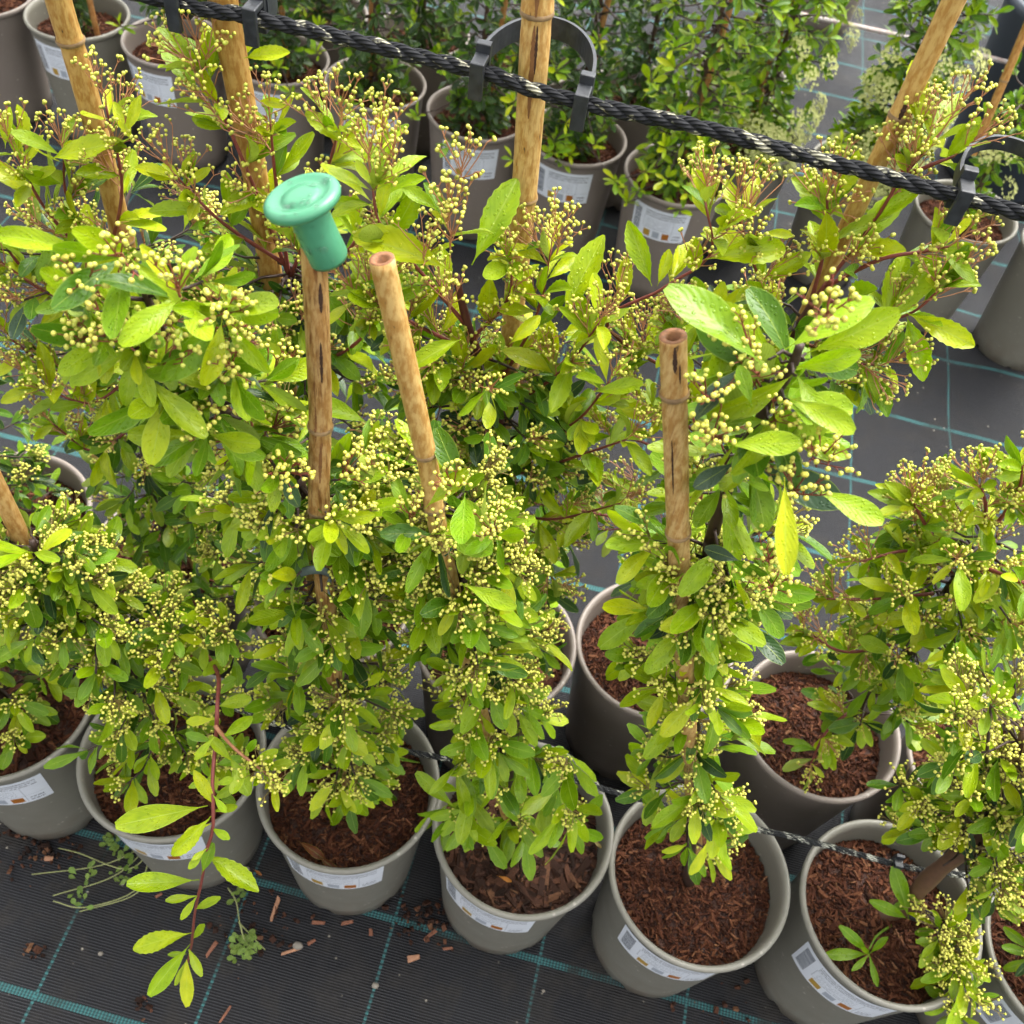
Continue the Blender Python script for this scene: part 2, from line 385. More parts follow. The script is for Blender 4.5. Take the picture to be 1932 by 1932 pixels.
# ------------------------------------------------------------------ pots
POT_H, POT_R, BASE_R, SOIL_Z = .321, .130, .099, .264
def pot_meshes():
    H, Rr, B = POT_H, POT_R, BASE_R
    def rad(z): return B+(Rr-.006-B)*(z/H)**1.05
    n = 72
    prof = [(B-.012, .008), (B-.006, .0)]+[(rad(z), z) for z in np.linspace(.002, H-.016, 9)]
    V, F = lathe(prof, n)
    # drainage notches round the foot
    V = [list(v) for v in V]
    for i in range(n):
        if i % 12 in (3, 4):
            for kx in (0, 1, 2): V[kx*n+i][2] += .011
    inner = [(rad(z)-.0035, z) for z in np.linspace(H-.016, .03, 8)]+[(.001, .03)]
    off = len(V); V2, F2 = lathe(inner, n); V += V2; F += [tuple(j+off for j in f) for f in F2]
    body = mk('pot_wall', V, F, [M_POT])
    rim = [(rad(H-.017), H-.017), (rad(H-.016)+.0035, H-.0155), (Rr-.0012, H-.0105), (Rr, H-.006), (Rr-.0008, H-.0022), (Rr-.003, H-.0004), (Rr-.0055, H-.0004), (Rr-.0085, H-.003), (Rr-.0105, H-.010), (rad(H-.016)-.0035, H-.016)]
    V, F = lathe(rim, n); rimm = mk('pot_rim', V, F, [M_POT])
    # paper label: a patch 0.6 mm proud of the wall
    W, Hh, zt = R(70), .088, H-.032; V, F, uv = [], [], []
    nu, nv = 22, 6
    for j in range(nv+1):
        for i in range(nu+1):
            a = -math.pi/2-W/2+W*i/nu; z = zt-Hh+Hh*j/nv; r = rad(z)+.0011
            V.append((r*math.cos(a), r*math.sin(a), z)); uv.append((i/nu, j/nv))
    for j in range(nv):
        for i in range(nu):
            a = j*(nu+1)+i; F.append((a, a+1, a+nu+2, a+nu+1))
    lab = mk('pot_label', V, F, [M_LABEL], uv)
    # compost surface, slightly humped and rough
    V, F = [(0, 0, .006)], []
    rs = np.linspace(.014, rad(SOIL_Z)-.0035, 9)
    for k, r in enumerate(rs):
        for i in range(40):
            a = 2*math.pi*i/40; V.append((r*math.cos(a), r*math.sin(a), .006*(1-(k/8)**2)+random.uniform(-.002, .002)))
    F += [(0, 1+i, 1+(i+1) % 40) for i in range(40)]
    for k in range(8):
        for i in range(40):
            j = (i+1) % 40; F.append((1+k*40+i, 1+(k+1)*40+i, 1+(k+1)*40+j, 1+k*40+j))
    soil = mk('compost', V, F, [M_SOIL])
    return body, rimm, lab, soil
POT_BODY, POT_RIM, POT_LABEL, POT_SOIL = pot_meshes()
def chip_verts(L, W, T):
    """irregular splinter, 8 corners"""
    v = []
    for sx in (-1, 1):
        for sy, sz in ((-1, -1), (1, -1), (1, 1), (-1, 1)):
            v.append((sx*L/2*random.uniform(.75, 1.1), sy*W/2*random.uniform(.35, 1.2), sz*T/2*random.uniform(.6, 1.2)))
    return np.array(v)
CHIP_F = np.array([(0, 3, 2, 1), (4, 5, 6, 7), (0, 1, 5, 4), (1, 2, 6, 5), (2, 3, 7, 6), (3, 0, 4, 7)])
def rotm(ax, ay, az):
    cx, sx, cy, sy, cz, sz = math.cos(ax), math.sin(ax), math.cos(ay), math.sin(ay), math.cos(az), math.sin(az)
    return np.array([[cz, -sz, 0], [sz, cz, 0], [0, 0, 1]])@np.array([[cy, 0, sy], [0, 1, 0], [-sy, 0, cy]])@np.array([[1, 0, 0], [0, cx, -sx], [0, sx, cx]])
def chip_bed(name, n, big, mat):
    V, Q = [], []
    rmax = .1165
    for i in range(n):
        r = rmax*math.sqrt(random.random()); a = random.uniform(0, 6.283)
        L = random.choice((.007, .010, .014, .02))*random.uniform(.7, 1.4)*big; W = L*random.uniform(.10, .34); T = random.uniform(.0012, .0035)
        r = min(r, rmax-L*.42)
        c = chip_verts(L, W, T)@rotm(random.uniform(-.5, .5), random.uniform(-.35, .35), random.uniform(0, 6.283)).T
        c += (r*math.cos(a), r*math.sin(a), .006*(1-(r/rmax)**2)+random.uniform(.001, .006))
        Q.append(CHIP_F+8*i); V.append(c)
    return quadmesh(name, np.vstack(V), np.vstack(Q), [mat], smooth=False)
BEDS = [chip_bed('bark_bed', 3400, .62, M_MULCH), chip_bed('bark_bed', 2600, .75, M_MULCH), chip_bed('coarse_bark_bed', 900, 1.35, M_MULCH), chip_bed('leaf_litter_bed', 700, 1.6, M_MULCH_DARK)]
GREY, TAUPE, OLIVE = (.158, .151, .126), (.178, .149, .127), (.168, .158, .128)
def pot(x, y, color, label, group, bed=0, spin=0., sticker=True, rz=None, z=0, tilt=(0, 0)):
    e = empty('plant_pot', (x, y, z), label, 'pot', group)
    rz = random.uniform(-.3, .3) if rz is None else rz
    e.rotation_euler = (tilt[0], tilt[1], 0)
    S = np.eye(4); c, s = math.cos(rz), math.sin(rz); S[:2, :2] = [[c, -s], [s, c]]
    ob('wall', POT_BODY, e, S, color); ob('rim', POT_RIM, e, S, tuple(v*1.12 for v in color))
    if sticker: ob('label', POT_LABEL, e, S)
    T = S.copy(); T[2, 3] = SOIL_Z; ob('compost', POT_SOIL, e, T)
    c, s = math.cos(rz*7+x*9), math.sin(rz*7+x*9); T = np.eye(4); T[:2, :2] = [[c, -s], [s, c]]; T[2, 3] = SOIL_Z
    tag(ob('bark_mulch', BEDS[bed], e, T), None, None, kind='stuff')
    return e
FRONT, MID, BACK = 'pots in the front row', 'pots in the second row', 'pots in the far row'
PX = {}
def P_(k, x, y): PX[k] = (x, y); return x, y
pot(*P_('P1', -.722, .500), GREY, 'grey-green pot of chunky bark beside the trailing weed sprig', FRONT, 2, rz=.25)
pot(*P_('P2', -.458, .489), GREY, 'grey-green pot with the long red shoot hanging over its rim', FRONT, 1, rz=.1)
pot(*P_('P3', -.205, .515), GREY, 'grey-green pot at the foot of the green-capped cane', FRONT, 0, rz=.12)
pot(*P_('P4', .052, .521), GREY, 'grey-green pot of dark leaf litter with an orange dead leaf', FRONT, 3, rz=-.22)
pot(*P_('P5', .307, .521), GREY, 'grey-green pot of fine red bark under the cut red-ended cane', FRONT, 0, rz=-.18)
pot(*P_('P6', .579, .542), GREY, 'grey-green pot with a thick bent trunk and a small sprout', FRONT, 1, rz=-.42)
pot(*P_('P7', .842, .550), GREY, 'grey-green pot next to the one with the bent trunk', FRONT, 1, rz=-.3)
pot(*P_('R1', -.885, .800), TAUPE, 'taupe pot with low dark leaves behind the chunky bark pot', MID, 1)
pot(*P_('R2', -.605, .800), TAUPE, 'taupe pot holding the pale cane whose mottling is even', MID, 0, sticker=False)
pot(*P_('R3', -.330, .800), TAUPE, 'taupe pot holding the thick cane below the double rope clip', MID, 0, sticker=False)
pot(*P_('R4', -.057, .800), TAUPE, 'taupe pot of coarse bark holding the cane inside the ring clip', MID, 2, sticker=False)
pot(*P_('R5', .193, .864), TAUPE, 'taupe pot holding the slanting cane behind the red-ended one', MID, 1, sticker=False)
pot(*P_('R6', .467, .805), TAUPE, 'taupe pot of bark with a leafy side shoot over its edge', MID, 0, sticker=False)
pot(*P_('R7', .735, .805), TAUPE, 'taupe pot half hidden behind the bent trunk', MID, 1, sticker=False)
for k_, x, y, c_, lb in (('B0', -1.80, 2.27, TAUPE, 'taupe far-row pot at the end, under a pink stem'), ('B1', -1.537, 2.275, OLIVE, 'olive far-row pot with a thin cane and barcode label'),
        ('B2', -1.268, 2.26, TAUPE, 'taupe far-row pot beside the olive one with thin cane'), ('B3', -1.000, 2.29, TAUPE, 'taupe far-row pot seen past the thick mottled cane'),
        ('B4', -.739, 2.283, TAUPE, 'taupe far-row pot with a lime sprig by its stub cane'), ('B5', -.463, 2.259, TAUPE, 'taupe far-row pot left of the ringed cane, label in full view'),
        ('B6', -.209, 2.255, TAUPE, 'taupe far-row pot behind the ringed cane, three colour squares on label'), ('B7', .057, 2.192, TAUPE, 'taupe far-row pot with bare dark compost and low leaves'),
        ('B8', .228, 2.442, OLIVE, 'olive far-row pot under the lime shrub with cream flowers'), ('B9', .510, 2.41, OLIVE, 'olive far-row pot under the narrow flowering column'),
        ('B10', .777, 2.324, OLIVE, 'olive far-row pot showing red compost below the rope clip'), ('B11', 1.040, 2.26, OLIVE, 'olive far-row pot with a notched foot on open fabric')):
    lb = lb.replace('left of', 'next to')
    pot(*P_(k_, x, y), c_, lb, BACK, random.choice((0, 1)), rz={'B5': .1, 'B6': -.02, 'B7': -.12}.get(k_), sticker=k_ not in ('B8', 'B9', 'B10', 'B11'))
for k_, x, y, lb in (('C0', -1.29, 2.54, 'dark rimmed pot behind the far row, near the double clip'), ('C1', -.70, 2.575, 'pot behind the far row with a curled wire tag'), ('C2', -.085, 2.545, 'pot behind the far row, rim under dense leaves'), ('C4', -.985, 2.56, 'pot behind the far row, past the ochre cane'), ('C5', -.40, 2.56, 'pot behind the far row, under the rope'), ('C6', .17, 2.74, 'pot behind the lime shrub with cream flowers'), ('C3', .46, 3.86, 'pot with a notched foot standing beyond the pale cord')):
    pot(*P_(k_, x, y), TAUPE, lb, 'pots beyond the far row', 1, sticker=False)
V, F = lathe([(.16, .0), (.175, .02), (.215, .50), (.225, .51), (.225, .535), (.212, .54), (.205, .50), (.17, .06), (.001, .06)], 64)
tub = empty('plant_tub', (1.06, 3.12, 0), 'large slate-blue plant tub beyond the pale cord', 'tub')
ob('wall', mk('tub_wall', V, F, [M_SLATE]), tub)

# ------------------------------------------------------------------ canes, cap, ropes, clips, tie
CANES = []
def cane(pts, r0, r1, color, nodes, label, weather=.4, cut=True, group='bamboo support canes'):
    """pts: bottom to top; nodes: fractions along the cane"""
    p = smooth_path(pts, 90); L = np.linspace(0, 1, 90)
    rad = r0+(r1-r0)*L
    for q in nodes:
        rad = rad*(1+.13*np.exp(-((L-q)/.006)**2)-.05*np.exp(-((L-q+.02)/.012)**2))
    base = p[0].copy(); e = empty('bamboo_cane', base, label, 'cane', group)
    q = p-base
    V, F = tube(q, rad, 16, cap=False); n = len(V)
    # hollow cut end
    top = q[-1]; t = nrm(q[-1]-q[-3]); ring = np.array(V[-16:])
    V += list(top+(ring-top)*.55-t*.0005); V += list(top+(ring-top)*.5-t*.014); mi = [0]*len(F)
    for a, b in ((n-16, n), (n, n+16)):
        for i in range(16): F.append((a+i, a+(i+1) % 16, b+(i+1) % 16, b+i)); mi.append(1)
    F.append(tuple(n+16+i for i in range(16))); mi.append(1)
    o = ob('culm', mk('cane_culm', V, F, [M_CANE, M_CANE_CUT], mi=mi), e, None, color); o.color = (*color, weather)
    for f in nodes:
        i = min(range(90), key=lambda j: abs(L[j]-f))
        a, b = q[max(i-1, 0)], q[min(i+1, 89)]; m = q[i]; d = nrm(b-a)
        V, F = tube([m-d*.0022, m-d*.001, m+d*.001, m+d*.0022], [rad[i]*1.0, rad[i]*1.045, rad[i]*1.045, rad[i]*1.0], 16, cap=False)
        ob('node_ring', mk('cane_node', V, F, [M_CANE_NODE]), e)
    CANES.append((e, p, rad)); return p
TAN = (.50, .29, .105); PALE = (.60, .37, .16); BROWN = (.40, .25, .095)
def soilp(k, dx=0, dy=0): return (PX[k][0]+dx, PX[k][1]+dy, SOIL_Z-.08)
cA = cane([soilp('R2', .03, .02), at(215, 380, .815), at(110, 0, .808), at(75, -130, .806)], .0115, .0118, (.46, .29, .09), (.30, .56, .87), 'bamboo cane with evenly mottled tan skin, joined to no clip', .1)
cB = cane([soilp('R3', -.03, .01), at(515, 540, .80), at(420, 0, .80), at(392, -150, .80)], .0115, .0138, (.45, .275, .08), (.22, .50, .718, .93), 'thick ochre bamboo cane held by the double rope clip', .15)
cC = cane([soilp('R4', -.02, .01), at(960, 680, .80), at(990, 350, .805), at(1015, 0, .81), at(1028, -140, .812)], .0100, .0142, (.54, .36, .13), (.25, .48, .735, .96), 'pale grooved bamboo cane standing inside the ring clip', .35)
cG = cane([soilp('R5', .0, .01), at(1510, 620, .86), at(1800, 0, .86), at(1860, -130, .86)], .0085, .0095, (.48, .31, .10), (.24, .525, .80), 'slanting bamboo cane behind the black rope and lime tips', .1)
cD = cane([soilp('P3', -.0, .0), at(610, 1080, .49), at(604, 760, .50), at(590, 420, .51)], .0095, .0090, BROWN, (.18, .43, .615), 'weathered brown bamboo cane under the green cap', 1.0)
cE = cane([soilp('P4', -.0, .01), at(845, 1080, .51), at(808, 880, .52), at(720, 488, .53)], .0082, .0092, (.50, .33, .115), (.22, .46, .70), 'smooth tan bamboo cane leaning beside the green-capped one', .12)
cF = cane([soilp('P5', .03, .03), at(1288, 1190, .50), at(1274, 800, .505), at(1270, 634, .51)], .0090, .0093, (.48, .32, .125), (.20, .46, .74), 'short bamboo cane with a red-brown cut end', .5)
cH = cane([soilp('P2', -.02, .01), at(62, 1060, .505), at(40, 1012, .505), at(-40, 850, .505)], .009, .0095, (.50, .31, .12), (.3, .64), 'bamboo cane leaning out of the row by the chunky bark pot', .2)
cane([at(1895, 150, 2.28)+(at(1895, 150, 2.28)-at(1950, 20, 2.30))*1.2, at(1895, 150, 2.28), at(1950, 20, 2.30)], .009, .009, (.48, .27, .08), (.5,), 'orange bamboo cane beside the slate-blue tub', .4, group='far row canes')
for k_, dx, zt, lb in (('B1', .045, .62, 'thin cane in the olive far-row pot'), ('B3', .02, .7, 'thin cane in the far-row pot past the thick cane'), ('B4', -.01, .7, 'thin cane in the far-row pot with the lime sprig'), ('B5', .035, .7, 'thin cane in the far-row pot with label in view'), ('B6', .01, .7, 'thin cane in the far-row pot behind the ringed cane'), ('B7', .01, .95, 'rust-coloured cane rising from the bare compost far pot'), ('B8', -.02, .9, 'thin cane inside the lime shrub with cream flowers')):
    cane([soilp(k_, dx, .0), (PX[k_][0]+dx, PX[k_][1], .5), (PX[k_][0]+dx+.01, PX[k_][1]+.01, zt)], .0075, .007, (.42, .22, .08), (.4, .8), lb, .3, group='far row canes')

M_SPLIT = simple('dark_split', (.045, .018, .009), .8, 200, .7, .4)
M_GROOVE = simple('brown_groove', (.20, .085, .025), .7, 200, .6, .5)
def split(ci, f0, f1, w_, mat, side=0.0):
    e, p, rad = CANES[ci]; i0, i1 = int(f0*89), int(f1*89); V, F = [], []
    n = 26
    for j in range(n):
        f = i0+(i1-i0)*j/(n-1); k = min(int(f), 88); c = p[k]+(p[k+1]-p[k])*(f-k); t = nrm(p[k+1]-p[k]); d = CAM-c; d = nrm(d-t*(d@t)); x = np.cross(t, d)
        ww = w_*math.sin(math.pi*min(1, (j+.35)/(n-.3)))**.5*random.uniform(.7, 1.15); r = rad[k]
        for q in (-1, 0, 1):
            a = side+q*ww/r; V.append(c+(d*math.cos(a)+x*math.sin(a))*(r*1.012+.0001)-np.array(e.location))
    for j in range(n-1):
        for q in range(2): F.append((j*3+q, j*3+q+1, j*3+q+4, j*3+q+3))
    ob('split', mk('cane_split', V, F, [mat]), e)
split(6, .86, .99, .0016, M_SPLIT, .1); split(6, .80, .90, .0008, M_SPLIT, .45); split(6, .55, .66, .0007, M_SPLIT, -.3)
split(2, .735, .93, .0024, M_GROOVE, -.05); split(2, .60, .728, .0022, M_GROOVE, -.1); split(2, .66, .72, .0012, M_SPLIT, .1)
split(4, .72, .80, .0012, M_SPLIT, .2); split(4, .86, .92, .0016, M_SPLIT, .35); split(4, .6, .68, .0010, M_GROOVE, -.4); split(4, .50, .60, .0014, M_GROOVE, .1); split(3, .535, .56, .0022, M_SPLIT, .1); split(5, .44, .47, .0012, M_SPLIT, 0)
def green_cap():
    d = nrm(cD[-1]-cD[-6]); d = nrm(d+np.array([-.34, -.10, .0])); base = cD[-1]-d*.030
    e = empty('cane_cap', base, 'green rubber mushroom cap on the weathered cane, beaded with rain', 'cane cap')
    M = np.eye(4); z = d; x = nrm(np.cross((0, 1, 0), z)); y = np.cross(z, x); M[:3, 0], M[:3, 1], M[:3, 2] = x, y, z
    V, F = lathe([(.0095, .001), (.0128, .0), (.0140, .003), (.0134, .02), (.0132, .040), (.0140, .0432)], 40); ob('collar', mk('cap_collar', V, F, [M_CAP]), e, M)
    V, F = lathe([(.0135, .0424), (.021, .0430), (.0252, .0452), (.0262, .0478), (.0256, .0502), (.0232, .0520), (.0205, .0524), (.019, .0515), (.016, .0508), (.0135, .0502), (.0128, .0514), (.007, .052), (.0001, .0521)], 64)
    ob('head', mk('cap_head', V, F, [M_CAP]), e, M)
    V, Q = [], []
    for i in range(46):
        r = .0235*math.sqrt(random.uniform(.02, 1)); a = random.uniform(0, 6.283); s = random.choice((.0006, .0009, .0013, .0021))*random.uniform(.8, 1.2)
        if i >= 34: a = random.uniform(3.6, 5.8); zc = random.uniform(.006, .036); c0 = np.array([.0136*math.cos(a), .0136*math.sin(a), zc]); ax = nrm((math.cos(a), math.sin(a), 0))
        else: c0 = np.array([r*math.cos(a), r*math.sin(a), .0521 if r < .019 else .0518]); ax = np.array([0, 0, 1.])
        t1 = nrm(np.cross(ax, (.3, .5, .8))); t2 = np.cross(ax, t1); o0 = len(V); sx = random.uniform(1, 1.7)
        for k in range(4):
            ph = k/3*math.pi/2
            for j in range(8):
                b = 2*math.pi*j/8; V.append(c0+s*math.cos(ph)*(math.cos(b)*t1*sx+math.sin(b)*t2)+ax*(.62*s*math.sin(ph)))
        for k in range(3):
            for j in range(8): Q.append((o0+k*8+j, o0+k*8+(j+1) % 8, o0+(k+1)*8+(j+1) % 8, o0+(k+1)*8+j))
    tag(ob('rain_drops', quadmesh('rain_drops', V, Q, [M_DROP]), e, M), None, None, kind='stuff')
green_cap()

def rope(name, path, r, pitch, mats, label, cat='rope', n=900, base=None):
    """three laid strands"""
    p = smooth_path(path, n); T = np.gradient(p, axis=0); T /= np.linalg.norm(T, axis=1)[:, None]
    s = np.concatenate([[0], np.cumsum(np.linalg.norm(np.diff(p, axis=0), axis=1))])
    X = np.cross(T, (0, 0, 1.)); X /= np.linalg.norm(X, axis=1)[:, None]; Y = np.cross(T, X)
    e = empty(name, p[n//2], label, cat)
    for j in range(3):
        a = s/pitch*2*math.pi+j*2.0944
        c = p+.5*r*(np.cos(a)[:, None]*X+np.sin(a)[:, None]*Y)
        wob = 1+.06*np.sin(s*140+j*2)+.05*np.sin(s*57+j)
        V, F = tube(c-p[n//2], .58*r*wob, 10, cap=True)
        uv = [(i/10, s[k]) for k in range(n) for i in range(10)]
        ob('strand', mk(name+'_strand', V, F, [mats[j]], uv), e)
    return p
RZ, RY = 1.243, .775
ropeP = rope('support_rope', [at(-250, -140, RY), at(330, 5, RY), at(480, 33, RY), at(890, 131, RY), at(1000, 168, RY), at(1110, 196, RY), at(1300, 236, RY), at(1500, 288, RY), at(1800, 368, RY), at(1932, 403, RY), at(2300, 500, RY)], 0.0063, .062, (M_ROPE, M_ROPE_F, M_ROPE), 'thick frayed black rope strung between the bamboo cane tops')
def clip(c, rx, ry, a0, a1, band_h, th, ends, label, M_=M_CLIP):
    """horizontal half ring behind a cane, its two hooks gripping the rope"""
    e = empty('rope_clip', c, label, 'clip', 'clips on the thick rope')
    V, F = [], []; n = 40
    for i in range(n+1):
        a = a0+(a1-a0)*i/n; ca, sa = math.cos(a), math.sin(a)
        for dr, dz in ((0, 0), (th, 0), (th, band_h), (0, band_h)):
            V.append(((rx+dr)*ca, (ry+dr)*sa, dz-band_h/2))
    for i in range(n):
        for j in range(4): F.append((i*4+j, (i+1)*4+j, (i+1)*4+(j+1) % 4, i*4+(j+1) % 4))
    F.append((0, 1, 2, 3)); F.append((n*4+3, n*4+2, n*4+1, n*4))
    ob('ring', mk('clip_ring', V, F, [M_], smooth=False), e)
    for p in ends:
        q = np.asarray(p)-c; w_, d_ = .0062, .0042
        # a hook: back bar, top lug over the rope and a lower lip in front
        V, F = [], []
        def bx(x0, x1, y0, y1, z0, z1):
            o = len(V)
            for z in (z0, z1):
                for x, y in ((x0, y0), (x1, y0), (x1, y1), (x0, y1)): V.append((q[0]+x, q[1]+y, q[2]+z))
            F.extend([(o, o+3, o+2, o+1), (o+4, o+5, o+6, o+7)]+[(o+i, o+(i+1) % 4, o+4+(i+1) % 4, o+4+i) for i in range(4)])
        bx(-w_, w_, .0068, .0068+2*d_, -.017, .020); bx(-w_*.97, w_*.97, -.0115, .0070, .0072, .0125); bx(-w_*.98, w_*.98, -.0122, -.0070, -.020, .0124)
        me = mk('clip_hook', V, F, [M_], smooth=False)
        o = ob('hook', me, e); b = o.modifiers.new('bevel', 'BEVEL'); b.width = .001; b.segments = 2
    return e
i_ = lambda x: ropeP[min(range(len(ropeP)), key=lambda j: abs(proj(ropeP[j])[0]-x))]
pL, pR = i_(905), i_(1098); cc = (pL+pR)/2; cc[1] += .012
clip(cc+np.array([0, .004, .004]), np.linalg.norm(pR-pL)/2+.0015, .080, R(-4), R(184), .019, .0030, [pL, pR], 'black ring clip round the pale grooved cane')
pL, pR = i_(335), i_(482); cc = (pL+pR)/2; cc[1] += .012
clip(cc+np.array([0, .004, .004]), np.linalg.norm(pR-pL)/2+.004, .055, R(-4), R(184), .026, .0034, [pL, pR], 'black double clip round the thick ochre cane')
pL = i_(1812); pR = i_(2010); cc = (pL+pR)/2; cc[1] += .012
clip(cc+np.array([0, .004, .006]), np.linalg.norm(pR-pL)/2+.002, .075, R(-2), R(182), .013, .0030, [pL, pR], 'black clip whose thin arm curves up past lime buds')

cordP = rope('tying_cord', [atz(-200, 1190, .40), atz(440, 1336, .40), atz(505, 1362, .385), atz(780, 1420, .375), atz(1075, 1470, .38), atz(1150, 1492, .38), atz(1410, 1560, .38), atz(1500, 1580, .38), atz(1620, 1612, .378), atz(1740, 1642, .38), atz(1900, 1664, .38), atz(2150, 1730, .38)], .0042, .03, (M_CORD, M_CORD, M_CORD), 'thin speckled cord running just above the front pots', 'cord', 700)
pinkP = rope('far_cord', [atz(1300, -18, .42), atz(1515, 28, .40), atz(1700, 68, .40), atz(1932, 125, .40), atz(2150, 178, .40)], .0062, .03, (M_CORD_P, M_CORD_P, M_CORD_P), 'pale pinkish cord stretched across the open fabric', 'cord', 400)
def cord_hook(x, y, bend, label):
    c = cordP[min(range(len(cordP)), key=lambda j: abs(proj(cordP[j])[0]-x))]
    e = empty('cord_clip', c, label, 'clip', 'clips on the thin cord')
    V, F = [], []
    o = 0
    for (dx, dy, dz, hx, hy, hz) in ((0, .006, .004, .006, .0025, .014), (0, 0, .0085, .006, .0085, .0024), (0, -.006, .003, .006, .0022, .010)):
        b = len(V)
        for z in (-1, 1):
            for sx, sy in ((-1, -1), (1, -1), (1, 1), (-1, 1)): V.append((dx+sx*hx, dy+sy*hy, dz+z*hz))
        F += [(b, b+3, b+2, b+1), (b+4, b+5, b+6, b+7)]+[(b+i, b+(i+1) % 4, b+4+(i+1) % 4, b+4+i) for i in range(4)]
    o = ob('hook', mk('cord_hook', V, F, [M_CLIP], smooth=False), e); m = o.modifiers.new('bevel', 'BEVEL'); m.width = .001; m.segments = 2
    if bend is not None:
        pts = smooth_path([np.array(q)-c for q in bend], 20); V, F = tube(pts, .0042, 8); V = [np.array(v) for v in V]
        ob('strap', mk('cord_strap', V, F, [M_CLIP]), e)
for x, bend, lb in ((1396, None, 'black clip on the thin cord beside the red-ended cane plant'), (1690, [at(1690, 1655, .575), at(1700, 1700, .560), at(1716, 1728, .552), at(1745, 1738, .556)], 'black clip with a curved strap in the bent trunk pot'), (1842, [at(1842, 1660, .585), at(1832, 1690, .575), at(1820, 1705, .57)], 'black clip on the thin cord past the bent trunk')):
    cord_hook(x, 0, bend, lb)
def tie():
    e = empty('plant_tie', at(606, 1092, .515), 'grey rubber tie curled round the weathered cane', 'plant tie')
    c = at(606, 1092, .515)
    pts = smooth_path([at(566, 1082, .474), at(588, 1076, .468), at(612, 1078, .470), at(625, 1090, .476), at(617, 1106, .472), at(624, 1132, .466)], 30)-c
    V, F = [], []
    for i, q in enumerate(pts):
        w_ = .0066
        for d in ((0, 0, w_), (0, .0012, w_), (0, .0012, -w_), (0, 0, -w_)): V.append(q+np.array(d))
    for i in range(len(pts)-1):
        for j in range(4): F.append((i*4+j, i*4+(j+1) % 4, i*4+4+(j+1) % 4, i*4+4+j))
    F += [(0, 1, 2, 3), tuple(len(V)-1-k for k in range(4))]
    ob('band', mk('tie_band', V, F, [M_TIE]), e)
tie()

# ------------------------------------------------------------------ shrub pieces: leaves, bud clusters, twigs
def leaf_verts(w, fold, curl, twist, peak, serr, nu, nv, wav=0., seed=0):
    rr = random.Random(seed); V, uv, F = [], [], []
    a_ = math.log(.5)/math.log(peak); x = 0; ang = 0; pos = np.zeros(3); prev = 0
    for i in range(nu+1):
        t = i/nu; t = t**.92
        ds = t-prev; prev = t
        ang = -curl*(t-.25)*1.0
        pos = pos+np.array([0, math.cos(ang)*ds, math.sin(ang)*ds]) if i else pos
        s = max(0, (t-.10)/.90)
        hw = .5*w*max(.045, (math.sin(math.pi*min(1, s**a_)) if s > 0 else 0)**(.72 if serr or s < peak else .55))
        if i == nu: hw = .5*w*(.08 if serr else .26)
        tw = twist*t; f = fold*(1-.35*t)
        for j in range(-nv, nv+1):
            q = j/nv; e = hw*abs(q)
            if abs(q) == 1 and serr and .2 < t < .97: e *= 1+serr*(1 if i % 2 else -1)
            lx = e*math.cos(f*abs(q)**.6)*(1 if q > 0 else -1); lz = e*math.sin(f*abs(q)**.6)
            lz += wav*hw*abs(q)*math.sin(t*9+j*1.3+seed)
            cx, sx = math.cos(tw), math.sin(tw)
            lx, lz = lx*cx-lz*sx, lx*sx+lz*cx
            n = np.array([0, -math.sin(ang), math.cos(ang)])
            V.append(pos+np.array([lx, 0, 0])+n*lz); uv.append((.5+.5*q, t))
    m = 2*nv+1
    for i in range(nu):
        for j in range(m-1):
            a = i*m+j; F.append((a, a+1, a+m+1, a+m))
    return np.array(V), F, uv
LEAF_SPECS = [(.40, .22, .25, .10, .60, 0, .10), (.36, .35, .55, -.15, .62, 0, .12), (.44, .15, .10, .0, .64, 0, .08), (.32, .45, .40, .25, .60, 0, .15),
              (.38, .28, -.25, -.1, .62, 0, .10), (.42, .30, .75, .1, .60, 0, .12), (.34, .18, .35, .3, .65, 0, .18), (.46, .22, .5, -.2, .62, 0, .10),
              # young, folded, finely toothed tip leaves
              (.40, .62, .55, .15, .55, .05, .12), (.44, .75, .85, -.2, .55, .05, .14), (.38, .55, .3, .3, .52, .05, .16), (.48, .85, .6, .1, .56, .06, .10),
              # narrow dark far-row leaves
              (.40, .30, .35, .1, .58, 0, .1), (.36, .4, .5, -.1, .58, 0, .1)]
LEAVES, LEAF_LOW = [], []
for i, sp in enumerate(LEAF_SPECS):
    w_, fo, cu, tw, pk, se, wa = sp; w_ *= .80 if not se else .87; fo += .10 if not se else 0
    v, f, uv = leaf_verts(w_, fo, cu, tw, pk, se, 18 if se else 12, 2 if not se else 2, wa, i); LEAVES.append(quadmesh('leaf_blade', v, f, [M_LEAF], uv))
    v, f, uv = leaf_verts(w_, fo, cu, tw, pk, 0, 5, 1, wa, i); LEAF_LOW.append((v, np.array(f), np.array(uv)))
ADULT, YOUNG, SMALL = list(range(8)), [8, 9, 10, 11, 0, 4], [12, 13, 2]

